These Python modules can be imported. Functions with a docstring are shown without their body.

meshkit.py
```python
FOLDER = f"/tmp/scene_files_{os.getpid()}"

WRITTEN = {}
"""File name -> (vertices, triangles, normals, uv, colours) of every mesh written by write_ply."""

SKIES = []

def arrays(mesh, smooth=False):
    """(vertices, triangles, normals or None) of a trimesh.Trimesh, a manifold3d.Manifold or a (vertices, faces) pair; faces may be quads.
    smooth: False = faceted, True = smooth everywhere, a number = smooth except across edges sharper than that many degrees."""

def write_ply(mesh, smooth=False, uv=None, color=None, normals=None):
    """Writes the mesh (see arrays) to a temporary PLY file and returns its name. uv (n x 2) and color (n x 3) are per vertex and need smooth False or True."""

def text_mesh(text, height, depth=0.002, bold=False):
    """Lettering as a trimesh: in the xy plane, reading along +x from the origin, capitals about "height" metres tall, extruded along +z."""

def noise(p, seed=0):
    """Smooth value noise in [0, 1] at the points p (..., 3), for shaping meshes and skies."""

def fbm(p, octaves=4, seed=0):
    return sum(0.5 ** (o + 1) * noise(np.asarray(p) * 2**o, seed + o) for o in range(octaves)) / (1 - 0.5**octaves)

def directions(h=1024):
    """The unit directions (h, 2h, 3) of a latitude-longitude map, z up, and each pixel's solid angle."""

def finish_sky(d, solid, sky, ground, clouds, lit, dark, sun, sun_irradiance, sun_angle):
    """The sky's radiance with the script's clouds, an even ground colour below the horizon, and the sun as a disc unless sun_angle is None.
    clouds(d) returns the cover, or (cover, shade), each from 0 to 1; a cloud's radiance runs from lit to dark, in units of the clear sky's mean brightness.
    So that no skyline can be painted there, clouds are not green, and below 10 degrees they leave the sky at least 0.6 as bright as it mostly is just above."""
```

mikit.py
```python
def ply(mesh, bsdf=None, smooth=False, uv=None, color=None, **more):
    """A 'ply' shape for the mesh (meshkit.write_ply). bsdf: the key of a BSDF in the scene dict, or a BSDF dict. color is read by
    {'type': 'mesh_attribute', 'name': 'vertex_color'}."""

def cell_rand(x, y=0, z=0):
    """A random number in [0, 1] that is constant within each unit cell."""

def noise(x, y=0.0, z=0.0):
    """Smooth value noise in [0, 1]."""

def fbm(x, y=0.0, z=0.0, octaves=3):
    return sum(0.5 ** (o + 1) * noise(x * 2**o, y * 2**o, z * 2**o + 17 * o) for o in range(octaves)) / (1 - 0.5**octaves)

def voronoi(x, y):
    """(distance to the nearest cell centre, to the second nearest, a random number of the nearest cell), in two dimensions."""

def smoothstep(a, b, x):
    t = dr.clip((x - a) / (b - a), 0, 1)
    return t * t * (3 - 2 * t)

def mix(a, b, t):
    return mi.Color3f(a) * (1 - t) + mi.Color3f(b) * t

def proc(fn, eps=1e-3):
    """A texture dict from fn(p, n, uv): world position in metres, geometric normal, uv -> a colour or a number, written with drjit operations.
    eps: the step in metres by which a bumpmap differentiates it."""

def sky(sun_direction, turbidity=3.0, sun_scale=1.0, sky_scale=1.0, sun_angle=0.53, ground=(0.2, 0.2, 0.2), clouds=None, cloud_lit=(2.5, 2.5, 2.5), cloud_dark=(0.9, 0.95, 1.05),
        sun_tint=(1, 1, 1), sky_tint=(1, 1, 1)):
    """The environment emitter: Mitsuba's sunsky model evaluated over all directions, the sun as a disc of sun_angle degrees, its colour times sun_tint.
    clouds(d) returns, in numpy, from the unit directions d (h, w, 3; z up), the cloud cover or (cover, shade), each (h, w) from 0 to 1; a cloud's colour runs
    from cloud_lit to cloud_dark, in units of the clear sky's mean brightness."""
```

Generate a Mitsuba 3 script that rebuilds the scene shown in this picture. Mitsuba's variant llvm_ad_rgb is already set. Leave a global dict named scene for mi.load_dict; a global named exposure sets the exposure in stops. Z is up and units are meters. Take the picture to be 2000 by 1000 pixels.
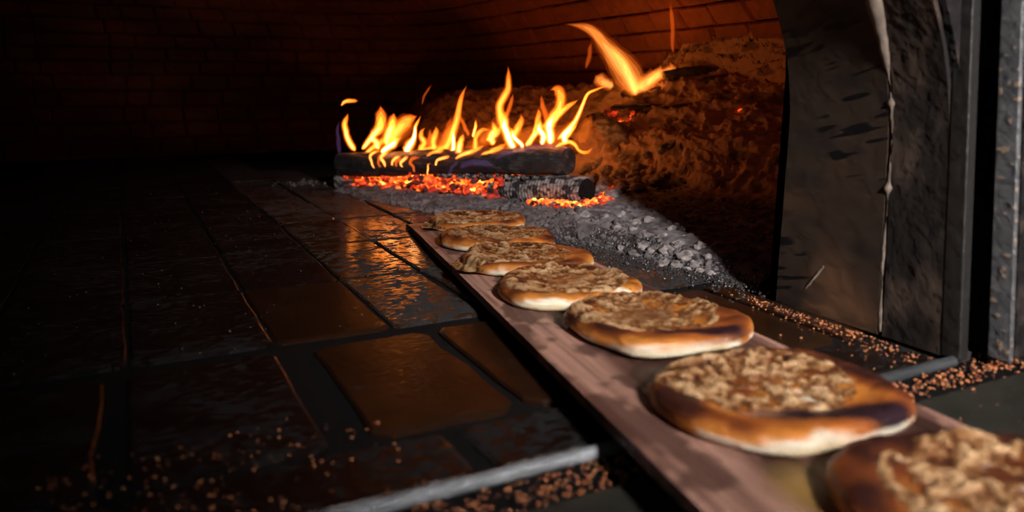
import math, random
import numpy as np, trimesh, manifold3d
import drjit as dr, mitsuba as mi
import mikit, meshkit
from mikit import proc, noise, fbm, voronoi, smoothstep, mix

T = mi.ScalarTransform4f
scene, labels = {'type': 'scene'}, {}
random.seed(7)
rng = np.random.default_rng(7)

# ---------------------------------------------------------------- camera, light, exposure
exposure = 1.0
EYE = np.array([0.0, 0.0, 0.25])
LOOK = np.array([0.44106, 0.87003, -0.22027])          # into the oven, turned to the right, tipped down
scene['camera'] = {'type': 'thinlens', 'fov': 67.97, 'fov_axis': 'x', 'aperture_radius': 0.0031, 'focus_distance': 1.10,
                   'near_clip': 0.02, 'to_world': T().look_at(EYE.tolist(), (EYE + LOOK).tolist(), [0, 0, 1])}
# faint daylight of the bakery outside the oven mouth
scene['room_light'] = {'type': 'constant', 'radiance': {'type': 'rgb', 'value': [0.010, 0.011, 0.013]}, 'sampling_weight': 8.0}
# work lamp that hangs outside the mouth, above and behind the camera (its housing is built further down)
LAMP_AT, LAMP_AIM, LAMP_R, LAMP_L = np.array([0.23, -1.0, 0.95]), np.array([0.58, 0.72, 0.03]), 0.09, 350.0


# ---------------------------------------------------------------- helpers
def put(key, mesh, bsdf, label=None, cat=None, group=None, kind=None, smooth=False, **more):
    n, base = 0, key
    while key in scene:
        n += 1
        key = f'{base}_{n:03d}'
    scene[key] = mesh if isinstance(mesh, dict) else mikit.ply(mesh, bsdf, smooth=smooth, **more)
    say(key, label, cat, group, kind)
    return key


def say(key, label=None, cat=None, group=None, kind=None):
    d = {k: v for k, v in dict(label=label, category=cat, group=group, kind=kind).items() if v}
    if d:
        labels[key] = d


USED = set()


def thing(name, label, cat, group=None):
    n, key = 0, name
    while key in USED:
        n += 1
        key = f'{name}_{n:03d}'
    USED.add(key)
    say(key, label, cat, group)
    return key


def box(x0, x1, y0, y1, z0, z1):
    b = trimesh.creation.box([x1 - x0, y1 - y0, z1 - z0])
    b.apply_translation([(x0 + x1) / 2, (y0 + y1) / 2, (z0 + z1) / 2])
    return b


def round_box(x0, x1, y0, y1, z0, z1, r, seg=8):
    pts = [manifold3d.Manifold.sphere(r, seg).translate([x, y, z]) for x in (x0 + r, x1 - r) for y in (y0 + r, y1 - r) for z in (z0 + r, z1 - r)]
    return manifold3d.Manifold.batch_hull(pts)


def tri(m):
    if hasattr(m, 'to_mesh'):
        q = m.to_mesh()
        return trimesh.Trimesh(q.vert_properties[:, :3], q.tri_verts, process=False)
    return m


def grid_faces(nv, nu, wrap=False):
    """Triangles of an nv x nu grid of vertices, row by row."""
    cols = nu if wrap else nu - 1
    i, j = np.meshgrid(np.arange(cols), np.arange(nv - 1))
    a, b = (j * nu + i).ravel(), (j * nu + (i + 1) % nu).ravel()
    return np.vstack([np.stack([a, b, b + nu], 1), np.stack([a, b + nu, a + nu], 1)])


def smooth_np(a, b, x):
    t = np.clip((np.asarray(x, float) - a) / (b - a), 0, 1)
    return t * t * (3 - 2 * t)


def spline(pts, n):
    """n points along a smooth curve through pts (rows of any width)."""
    from scipy.interpolate import PchipInterpolator
    p = np.asarray(pts, float)
    t = np.concatenate([[0], np.cumsum(np.linalg.norm(np.diff(p[:, :3], axis=0), axis=1))])
    u = np.linspace(0, t[-1], n)
    return PchipInterpolator(t, p, axis=0)(u)


def rock(seed, sub=2, rough=0.35, squash=(1, 0.85, 0.7)):
    m = trimesh.creation.icosphere(sub)
    v = m.vertices
    k = 1 + rough * (meshkit.fbm(v * 1.3 + seed * 7.1, 3, seed) - 0.5) * 2 + 0.25 * rough * (meshkit.noise(v * 5 + seed, seed + 9) - 0.5)
    m.vertices = v * k[:, None] * np.array(squash)
    return m


def scatter(points, sizes, base, seed, flat=1.0):
    """One mesh of many small turned copies of base."""
    r = np.random.default_rng(seed)
    n, v, f = len(points), np.array(base.vertices), np.array(base.faces)
    q = r.normal(size=(n, 4))
    q /= np.linalg.norm(q, axis=1, keepdims=True)
    w, x, y, z = q.T
    R = np.stack([1 - 2 * (y * y + z * z), 2 * (x * y - w * z), 2 * (x * z + w * y), 2 * (x * y + w * z), 1 - 2 * (x * x + z * z), 2 * (y * z - w * x),
                  2 * (x * z - w * y), 2 * (y * z + w * x), 1 - 2 * (x * x + y * y)], 1).reshape(n, 3, 3)
    vv = np.einsum('nij,vj->nvi', R, v) * np.asarray(sizes)[:, None, None] * np.array([1, 1, flat]) + np.asarray(points)[:, None, :]
    ff = f[None] + (np.arange(n) * len(v))[:, None, None]
    return vv.reshape(-1, 3), ff.reshape(-1, 3)


def tube(pts, radii, seg=10, jitter=0.0, seed=0):
    pts, radii = np.asarray(pts, float), np.asarray(radii, float)
    t = np.gradient(pts, axis=0)
    t /= np.linalg.norm(t, axis=1, keepdims=True)
    ref = np.array([0.31, -0.9, 0.3])
    a = np.cross(t, ref)
    a /= np.linalg.norm(a, axis=1, keepdims=True)
    b = np.cross(t, a)
    th = np.arange(seg) * 2 * np.pi / seg
    P = pts[:, None] + radii[:, None, None] * (np.cos(th)[None, :, None] * a[:, None] + np.sin(th)[None, :, None] * b[:, None])
    v = P.reshape(-1, 3)
    if jitter:
        v = v + jitter * (np.stack([meshkit.fbm(v * 220 + 31 * k, 2, seed + k) for k in range(3)], 1) - 0.5)
    f = grid_faces(len(pts), seg, True)
    n = len(v)
    v = np.vstack([v, pts[0], pts[-1]])
    i = np.arange(seg)
    j = (i + 1) % seg
    cap0 = np.stack([j, i, i * 0 + n], 1)
    k = (len(pts) - 1) * seg
    cap1 = np.stack([k + i, k + j, i * 0 + n + 1], 1)
    return v, np.vstack([f, cap0, cap1])


# ---------------------------------------------------------------- materials
def rgb(*c):
    return {'type': 'rgb', 'value': list(c)}


def principled(base, rough, spec=0.5, **more):
    base = rgb(*base) if isinstance(base, (tuple, list)) else base
    return {'type': 'principled', 'base_color': base, 'roughness': rough, 'specular': spec, **more}


def bumped(bsdf, fn, scale, eps=5e-4):
    return {'type': 'bumpmap', 'arbitrary': proc(fn, eps), 'scale': scale, 'bsdf': bsdf}


def c_brick(p, n, uv):
    a = fbm(p.x * 9, p.y * 9, p.z * 14, 3)
    b = fbm(p.x * 60, p.y * 60, p.z * 60, 2)
    soot = smoothstep(0.42, 0.62, fbm(p.x * 2.3 + 5, p.y * 2.3, p.z * 5, 2))
    c = mix((0.58, 0.24, 0.105), (0.38, 0.15, 0.065), a)
    c = mix(c * (0.75 + 0.5 * b), (0.13, 0.06, 0.035), 0.7 * soot)
    # firelight fall-off painted in as soot: ragged, darker low down and far away
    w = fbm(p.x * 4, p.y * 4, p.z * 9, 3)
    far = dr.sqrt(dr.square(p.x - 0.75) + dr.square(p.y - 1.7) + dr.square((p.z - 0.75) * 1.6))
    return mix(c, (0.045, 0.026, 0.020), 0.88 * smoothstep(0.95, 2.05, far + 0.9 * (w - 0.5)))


def b_rough(p, n, uv):
    return fbm(p.x * 110, p.y * 110, p.z * 110, 3)


scene['brick_mat'] = bumped(principled(proc(c_brick), 0.85, 0.2), b_rough, 0.006)
scene['mortar_mat'] = principled((0.13, 0.065, 0.036), 0.95, 0.1)


def tile_flakes(p, lo, hi):
    f = fbm(p.x * 120, p.y * 230, 3.0, 3)
    g = fbm(p.x * 14, p.y * 20, 9.0, 3)
    return smoothstep(lo, hi, 0.62 * f + 0.38 * g)


def b_tile(p, n, uv):
    return 0.7 * fbm(p.x * 150, p.y * 330, 1.0, 3) + 0.35 * fbm(p.x * 25, p.y * 40, 2.0, 2)


def tile_material(name, lo, hi, clean, rough, spec, bump):
    def col(p, n, uv):
        k = tile_flakes(p, lo, hi)
        return mix(mi.Color3f(clean) * (0.7 + 0.6 * fbm(p.x * 30, p.y * 30, 4.0, 2)), (0.006, 0.005, 0.005), k)

    def rgh(p, n, uv):
        return rough + (0.95 - rough) * tile_flakes(p, lo, hi)

    scene[name] = bumped(principled(proc(col), proc(rgh), spec), b_tile, bump)


tile_material('tile_polished', 0.50, 0.62, (0.030, 0.014, 0.007), 0.17, 1.0, 0.00035)
tile_material('tile_worn', 0.43, 0.54, (0.030, 0.015, 0.008), 0.19, 1.0, 0.0005)
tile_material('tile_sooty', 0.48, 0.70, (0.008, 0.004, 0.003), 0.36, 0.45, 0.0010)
tile_material('tile_mouth', 0.66, 0.85, (0.022, 0.009, 0.004), 0.24, 0.60, 0.0004)


def c_plate(p, n, uv):
    g = fbm(p.y * 20, p.z * 60, 1.0, 3)
    streak = smoothstep(0.64, 0.70, fbm(p.y * 24 + 3, p.z * 170 + p.y * 40, 2.0, 2)) * smoothstep(0.45, 0.6, fbm(p.y * 11, p.z * 17, 7.0, 2))
    rust = smoothstep(0.45, 0.7, fbm(p.y * 9, p.z * 8, 5.0, 2))
    c = mix((0.040, 0.026, 0.019), (0.14, 0.070, 0.038), rust)
    c = mix(c, (0.016, 0.014, 0.014), smoothstep(0.45, 0.75, g) * 0.6)
    return mix(c, (0.005, 0.005, 0.006), streak)


scene['plate_mat'] = bumped(principled(proc(c_plate), 0.5, 0.35), lambda p, n, uv: fbm(p.y * 60, p.z * 90, 3.0, 3), 0.0015)
scene['sooty_mat'] = bumped(principled(proc(lambda p, n, uv: mix((0.010, 0.008, 0.008), (0.040, 0.030, 0.026), smoothstep(0.45, 0.75, fbm(p.x * 50, p.y * 50, p.z * 40, 3)))), 0.8, 0.3),
                             lambda p, n, uv: fbm(p.x * 90, p.y * 90, p.z * 90, 3), 0.006)


scene['lining_mat'] = bumped(principled(proc(lambda p, n, uv: mix((0.012, 0.009, 0.008), (0.055, 0.036, 0.027), smoothstep(0.4, 0.8, fbm(p.y * 40, p.z * 22, 6.0, 3)))), 0.75, 0.3), lambda p, n, uv: fbm(p.y * 120, p.z * 120, 2.0, 3), 0.002)


def c_iron(p, n, uv):
    a = fbm(p.x * 70, p.y * 70, p.z * 70, 3)
    spots = smoothstep(0.66, 0.74, fbm(p.x * 160, p.y * 160, p.z * 160, 2))
    return mix(mix((0.06, 0.06, 0.066), (0.16, 0.155, 0.16), a), (0.34, 0.24, 0.17), spots)


scene['iron_mat'] = bumped(principled(proc(c_iron), 0.5, 0.5, metallic=0.25), lambda p, n, uv: fbm(p.x * 160, p.y * 160, p.z * 160, 2), 0.002)
scene['dark_iron_mat'] = bumped(principled((0.018, 0.016, 0.015), 0.5, 0.4), lambda p, n, uv: fbm(p.x * 120, p.y * 120, p.z * 120, 3), 0.002)
scene['ledge_mat'] = bumped(principled(proc(lambda p, n, uv: mix((0.016, 0.016, 0.013), (0.035, 0.032, 0.024), fbm(p.x * 30, p.y * 30, 1.0, 3))), 0.55, 0.35), lambda p, n, uv: fbm(p.x * 80, p.y * 80, 2.0, 3), 0.0015)
scene['black_mat'] = principled((0.008, 0.007, 0.007), 0.9, 0.1)


def c_ash(p, n, uv):
    a = fbm(p.x * 90, p.y * 90, p.z * 90, 3)
    b = fbm(p.x * 14, p.y * 14, p.z * 14, 2)
    c = mix((0.085, 0.076, 0.077), (0.20, 0.178, 0.18), smoothstep(0.3, 0.7, a))
    return c * (0.6 + 0.8 * b)


scene['ash_mat'] = bumped(principled(proc(c_ash), 0.95, 0.1), lambda p, n, uv: fbm(p.x * 220, p.y * 220, p.z * 220, 3), 0.003)


def c_lump(p, n, uv):
    a = fbm(p.x * 110, p.y * 110, p.z * 110, 3)
    return mix((0.14, 0.123, 0.119), (0.38, 0.33, 0.315), smoothstep(0.25, 0.7, a))


scene['lump_mat'] = bumped(principled(proc(c_lump), 0.95, 0.1), lambda p, n, uv: fbm(p.x * 240, p.y * 240, p.z * 240, 3), 0.003)


def c_heap(p, n, uv):
    a = fbm(p.x * 70, p.y * 70, p.z * 70, 3)
    low = smoothstep(0.09, 0.045, p.z)
    dark = smoothstep(0.56, 0.68, fbm(p.x * 22, p.y * 22, p.z * 40, 3))
    c = mix((0.45, 0.30, 0.20), (0.72, 0.52, 0.37), a)
    c = mix(c, (0.05, 0.035, 0.03), dark * 0.6)
    return mix(c, c_ash(p, n, uv), low)


scene['heap_mat'] = bumped(principled(proc(c_heap), 0.95, 0.1), lambda p, n, uv: fbm(p.x * 150, p.y * 150, p.z * 150, 3), 0.006)
scene['grit_mat'] = principled((0.03, 0.028, 0.028), 0.38, 0.6)


def c_char(p, n, uv):
    cell = voronoi(p.x * 55 + p.y * 30, p.z * 120)
    crack = smoothstep(0.16, 0.05, cell[1] - cell[0])
    a = fbm(p.x * 60, p.y * 60, p.z * 60, 3)
    return mix(mix((0.016, 0.014, 0.015), (0.05, 0.042, 0.042), a), (0.12, 0.105, 0.10), crack * smoothstep(0.5, 0.7, a))


scene['char_mat'] = bumped(principled(proc(c_char), 0.55, 0.4), lambda p, n, uv: fbm(p.x * 120, p.y * 120, p.z * 200, 3), 0.003)


def c_bark_ash(p, n, uv):
    a = fbm(p.x * 80, p.y * 80, p.z * 110, 3)
    return mix((0.035, 0.032, 0.034), (0.34, 0.30, 0.29), smoothstep(0.38, 0.66, a))


scene['ashy_wood_mat'] = bumped(principled(proc(c_bark_ash), 0.9, 0.15), lambda p, n, uv: fbm(p.x * 160, p.y * 160, p.z * 160, 3), 0.003)


def c_peel(p, n, uv):
    s = p.x * 0.985 - p.y * 0.172                       # across the board
    l = p.x * 0.172 + p.y * 0.985                       # along the board
    g = fbm(s * 190, l * 9, 1.0, 3)
    w = fbm(s * 36 + 3, l * 5, 2.0, 3)
    st = smoothstep(0.46, 0.60, fbm(s * 40, l * 26, 5.0, 3))
    c = mix((0.11, 0.050, 0.036), (0.30, 0.165, 0.122), smoothstep(0.25, 0.75, 0.55 * g + 0.45 * w))
    c = mix(c, (0.05, 0.022, 0.017), st * 0.8)
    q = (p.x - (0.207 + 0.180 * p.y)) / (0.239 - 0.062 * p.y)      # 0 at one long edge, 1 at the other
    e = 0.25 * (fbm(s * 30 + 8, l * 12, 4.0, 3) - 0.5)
    mid_dark = smoothstep(0.17, 0.30, q + e) * smoothstep(0.99, 0.88, q + e)  # board darker along its middle, ragged, lighter at both long edges
    c = mix(c * 1.5, mi.Color3f(c) * mi.Color3f(0.38, 0.30, 0.29), mid_dark * 0.9)
    grease = smoothstep(0.055, 0.02, dr.sqrt(dr.square(p.x - 0.325) + dr.square((p.y - 0.262) * 0.8)) + 0.03 * w)
    return mix(c, (0.36, 0.20, 0.045), grease * 0.7)


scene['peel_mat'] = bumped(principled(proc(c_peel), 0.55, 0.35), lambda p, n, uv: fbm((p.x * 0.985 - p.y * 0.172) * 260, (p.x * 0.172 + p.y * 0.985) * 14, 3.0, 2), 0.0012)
VC = {'type': 'mesh_attribute', 'name': 'vertex_color'}
scene['crust_mat'] = bumped(principled(VC, 0.42, 0.4, clearcoat=0.15, clearcoat_gloss=0.7), lambda p, n, uv: fbm(p.x * 300, p.y * 300, p.z * 300, 2), 0.0009)
scene['topping_mat'] = bumped(principled(VC, 0.31, 0.55, clearcoat=0.5, clearcoat_gloss=0.88), lambda p, n, uv: fbm(p.x * 420, p.y * 420, p.z * 420, 3), 0.0014)
scene['crumb_mat'] = principled(VC, 0.42, 0.5)
scene['ember_mat'] = principled((0.05, 0.04, 0.04), 0.9, 0.1)
scene['flame_mat'] = {'type': 'null'}                   # hot gas: light passes through it
scene['enamel_mat'] = principled((0.30, 0.30, 0.30), 0.4, 0.5)

# ---------------------------------------------------------------- the oven: front wall with the arched mouth
ARCH_X, ARCH_R, ARCH_H, ARCH_Z = 0.236, 0.436, 0.335, 0.20             # middle, half width, rise and springing height of the mouth arch
FACE_Y, INNER_Y = 0.416, 0.632


def arch_profile(r, n=48, z_low=-0.05):
    a = np.linspace(0, math.pi, n)
    pts = [(ARCH_X + r, z_low)] + [(ARCH_X + r * math.cos(t), ARCH_Z + (r + ARCH_H - ARCH_R) * math.sin(t)) for t in a] + [(ARCH_X - r, z_low)]
    return pts


def prism_y(profile, y0, y1):
    """The (x, z) outline swept from y0 to y1."""
    m = manifold3d.Manifold.extrude(manifold3d.CrossSection([[(x, z) for x, z in profile]]), y1 - y0)
    return m.rotate([90, 0, 0]).translate([0, y1, 0])


front = manifold3d.Manifold.cube([3.3, INNER_Y - FACE_Y, 1.35]).translate([-1.55, FACE_Y, -0.03])
front = front - prism_y(arch_profile(ARCH_R + 0.004), FACE_Y - 0.1, INNER_Y + 0.1)
front = front - manifold3d.Manifold.cube([0.34, 0.16, 0.9]).translate([0.684, FACE_Y - 0.05, 0.0])     # deep slot beside the mouth
front = front + manifold3d.Manifold.cube([0.7, 0.07, 1.2]).translate([0.722, FACE_Y - 0.030, 0.0])
LEAN = 0.09                                             # the oven face leans back a little as it rises


def lean(v):
    v = np.array(v, float)
    v[:, 1] += LEAN * np.clip(v[:, 2], 0, None) * np.clip((INNER_Y - v[:, 1]) / (INNER_Y - 0.42), 0, 1.2)
    return v


def leaning(m):
    m = tri(m)
    return trimesh.Trimesh(lean(m.vertices), m.faces, process=False)


put('wall_front', leaning(front), 'sooty_mat', 'soot-blackened oven front wall with the arched mouth cut through it', 'wall', kind='structure')


def arch_strip(y0, y1, off, ny=12, nz=60, top=2.2, rough=0.0, seed=0):
    """A thin lining on the arch's right flank and crown: grid over height along the arch and depth."""
    L = np.concatenate([np.linspace(0, ARCH_Z, 22)[:-1], ARCH_Z + np.linspace(0, top, nz - 21) * ARCH_R])
    rows = []
    for l in L:
        if l <= ARCH_Z:
            rows.append((ARCH_X + ARCH_R, l, -1, 0))
        else:
            t = (l - ARCH_Z) / ARCH_R
            rows.append((ARCH_X + ARCH_R * math.cos(t), ARCH_Z + ARCH_H * math.sin(t), -math.cos(t), -math.sin(t)))
    V = []
    for x, z, nx, nz_ in rows:
        for y in np.linspace(y0, y1, ny):
            V.append((x + nx * off, y, z + nz_ * off, nx, nz_))
    V = np.array(V)
    P = V[:, :3].copy()
    if rough:
        d = rough * (meshkit.fbm(P * np.array([40, 40, 40]), 3, seed) - 0.5)
        P[:, 0] += V[:, 3] * d
        P[:, 2] += V[:, 4] * d
    P = lean(P)
    back = P + np.stack([-V[:, 3], V[:, 3] * 0, -V[:, 4]], 1) * (off + 0.002)
    n, f = len(P), grid_faces(len(rows), ny)
    edge = []
    R = len(rows)
    loop = [r * ny for r in range(R)] + [(R - 1) * ny + c for c in range(1, ny)] + [r * ny + ny - 1 for r in range(R - 2, -1, -1)] + [c for c in range(ny - 2, 0, -1)]
    for a, b in zip(loop, loop[1:] + loop[:1]):
        edge += [(a, b, b + n), (a, b + n, a + n)]
    return np.vstack([P, back]), np.vstack([f[:, ::-1], f + n, np.array(edge)[:, ::-1]])


put('wall_front__inner_lining', arch_strip(0.4925, 0.630, 0.003, rough=0.0015), 'plate_mat', 'smooth scratched brown lining of the mouth', smooth=35)
put('wall_front__outer_lining', arch_strip(0.424, 0.4865, 0.003, ny=40, nz=160, rough=0.0012, seed=4), 'lining_mat', 'rough blackened lining beside the metal frame', smooth=35)
# the pale mortar bead in the seam between the two linings, with its two drops
zz = np.concatenate([np.linspace(0.004, 0.2, 60), 0.2 + np.linspace(0.005, 0.5, 60) * ARCH_R])
bead = []
for l in zz:
    t = max(0.0, (l - ARCH_Z) / ARCH_R)
    x = ARCH_X + (ARCH_R - 0.001) * math.cos(t)
    z = l if t == 0 else ARCH_Z + (ARCH_H - 0.001) * math.sin(t)
    r = 0.0018 + 0.006 * float(smooth_np(0.25, 0.31, z)) + 0.0008 * math.sin(l * 90)
    r += 0.0030 * math.exp(-((z - 0.233) / 0.004) ** 2) + 0.0028 * math.exp(-((z - 0.150) / 0.004) ** 2)
    bead.append((x, 0.4895 + 0.0015 * math.sin(l * 25), z, r))
bead = np.array(bead)


def c_bead(p, n, uv):
    return mix((0.10, 0.075, 0.06), (0.30, 0.235, 0.19), fbm(p.x * 120, p.y * 120, p.z * 120, 2))


scene['bead_mat'] = principled(proc(c_bead), 0.85, 0.2)
put('wall_front__mortar_bead', tube(lean(bead[:, :3]), bead[:, 3], 10, 0.002, 3), 'bead_mat', 'pale mortar bead with two drops', smooth=50)
# scrape marks on the lining
for k, (y0, z0, y1, z1, r) in enumerate([(0.588, 0.026, 0.566, 0.056, 0.0010), (0.578, 0.040, 0.583, 0.031, 0.0009)]):
    p = spline([(0.669, y0, z0), (0.6685, (y0 + y1) / 2, (z0 + z1) / 2 - 0.001), (0.669, y1, z1)], 14)
    put('wall_front__chalk_scrape', tube(p, r * (0.7 + 0.6 * np.linspace(0.3, 1.4, 14)), 6, 0.0015, k), 'bead_mat', 'pale scrape', smooth=40)
# iron angle that edges the mouth, and the door post beyond the slot
put('wall_front__iron_frame', leaning(round_box(0.668, 0.681, 0.404, 0.4235, 0.0, 0.60, 0.002)), 'dark_iron_mat', 'dull iron angle along the edge of the mouth', smooth=40)
post = thing('door_post', 'worn grey iron door post standing upright outside the oven mouth', 'door post')
put(post + '__flange', leaning(round_box(0.6980, 0.7040, 0.376, 0.398, 0.002, 0.66, 0.002)), 'iron_mat', smooth=40)
put(post + '__web', leaning(round_box(0.7030, 0.7180, 0.391, 0.398, 0.002, 0.66, 0.0015)), 'dark_iron_mat', smooth=40)

# ---------------------------------------------------------------- the oven: brick dome
DC, DA, DB, DN = np.array([-0.10, 1.85]), 1.30, 1.20, 6.0   # plan: a rounded rectangle


def plan(th):
    c, s = np.cos(th), np.sin(th)
    return np.stack([DC[0] + DA * np.sign(c) * np.abs(c) ** (2 / DN), DC[1] + DB * np.sign(s) * np.abs(s) ** (2 / DN)], -1)


def dome(th, l, out=0.0):
    """Point on the inside of the dome at plan angle th and height-along-the-profile l."""
    th, l = np.broadcast_arrays(np.asarray(th, float), np.asarray(l, float))
    up = np.clip((l - 0.26) / 0.98, 0, 1) * (math.pi / 2)
    z = np.where(l < 0.26, l, 0.26 + 0.50 * np.sin(up))
    k = np.where(l < 0.26, 1.0, 0.12 + 0.88 * np.cos(up)) + out
    p = plan(th)
    xy = DC + (p - DC) * k[..., None]
    return np.concatenate([xy, (z + out * 0.6 * np.sin(up))[..., None]], -1)


# even steps along the plan outline
_t = np.linspace(-math.pi, math.pi, 4001)
_len = np.concatenate([[0], np.cumsum(np.linalg.norm(np.diff(plan(_t), axis=0), axis=1))])


def theta_at(s):
    return np.interp(s, _len, _t)


tg, lg = np.meshgrid(theta_at(np.linspace(0, _len[-1], 121)), np.linspace(-0.03, 1.24, 40))
shell = dome(tg, lg, 0.012)
shell_v, shell_f = shell.reshape(-1, 3), grid_faces(40, 121)[:, ::-1]
mid = shell_v[shell_f].mean(1)
shell_f = shell_f[~((mid[:, 1] < 0.80) & (mid[:, 0] < 0.69) & (mid[:, 0] > -0.24) & (mid[:, 2] < 0.65))]      # left open: the mouth
put('wall_back', (shell_v, shell_f), 'mortar_mat', 'domed brick wall and vault closing the oven behind the fire', 'wall', kind='structure', smooth=True)


def project(p):
    """Where a point shows in the frame (used only to choose which bricks become separate parts)."""
    right = np.cross(LOOK, [0, 0, 1])
    right /= np.linalg.norm(right)
    up = np.cross(right, LOOK)
    d = np.asarray(p) - EYE
    w = d @ LOOK
    return 1000 + 1483.5 * (d @ right) / w, 500 - 1483.5 * (d @ up) / w, w


bricks = []
course, l0 = 0, 0.0
while l0 < 1.15:
    h = 0.056 if course % 4 else 0.062
    r = np.random.default_rng(100 + course)
    shrink = float(np.linalg.norm(dome(0.4, l0 + h / 2)[:2] - DC) / np.linalg.norm(plan(np.array(0.4)) - DC))
    step = 0.118 / max(shrink, 0.2)
    s = r.uniform(0, step)
    while s < _len[-1] + r.uniform(0, step) - 0.02:
        e = s + step * r.uniform(0.88, 1.12)
        g = 0.0022 / max(shrink, 0.2)
        bricks.append((theta_at((s + g) % _len[-1]), theta_at(s + g) if e - g < _len[-1] else None, theta_at(e - g), l0 + r.uniform(0.0012, 0.0024), l0 + h - r.uniform(0.0012, 0.0024), r.uniform(-0.004, 0.004), r.uniform(-0.3, 0.3, 4)))
        s = e
    l0 += h
    course += 1


def brick_mesh(b):
    t0, t1, la, lb, proud, w = b[1], b[2], b[3], b[4], b[5], b[6]
    dt, dl = (t1 - t0), (lb - la)
    cs = [(t0, la + w[0] * 0.006), (t1, la + w[1] * 0.006), (t1, lb + w[2] * 0.006), (t0, lb + w[3] * 0.006)]
    base = [dome(t, l, 0.016) for t, l in cs]
    rim = [dome(t, l, 0.004 + proud * 0.5) for t, l in cs]
    cm = (t0 + t1) / 2, (la + lb) / 2
    face = [dome(t + (cm[0] - t) * 0.10, l + (cm[1] - l) * 0.18, -0.002 + proud * 0.5) for t, l in cs]
    v = np.array(base + rim + face)
    f = []
    for k in (0, 4):
        for i in range(4):
            a, c = k + i, k + (i + 1) % 4
            f += [(a, c, c + 4), (a, c + 4, a + 4)]
    f += [(8, 9, 10), (8, 10, 11)]
    return trimesh.Trimesh(v, np.array(f)[:, ::-1], process=False)


seen, rest = [], []
for b in bricks:
    if b[1] is None or b[2] <= b[1]:
        continue
    m = brick_mesh(b)
    c = m.vertices[8:].mean(0)
    if c[1] < INNER_Y + 0.02 or (c[1] < 0.85 and -0.24 < c[0] < 0.80 and c[2] < 0.66):
        continue
    x, y, w = project(c)
    (seen if w > 0.3 and -30 < x < 1560 and -15 < y < 330 else rest).append((w, m))
seen.sort(key=lambda q: q[0])
rest += seen[300:]
for w, m in seen[:300]:
    put('wall_back__brick', m, 'brick_mat')
put('wall_back__more_bricks', trimesh.util.concatenate([m for _, m in rest]), 'brick_mat', kind='stuff')

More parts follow.
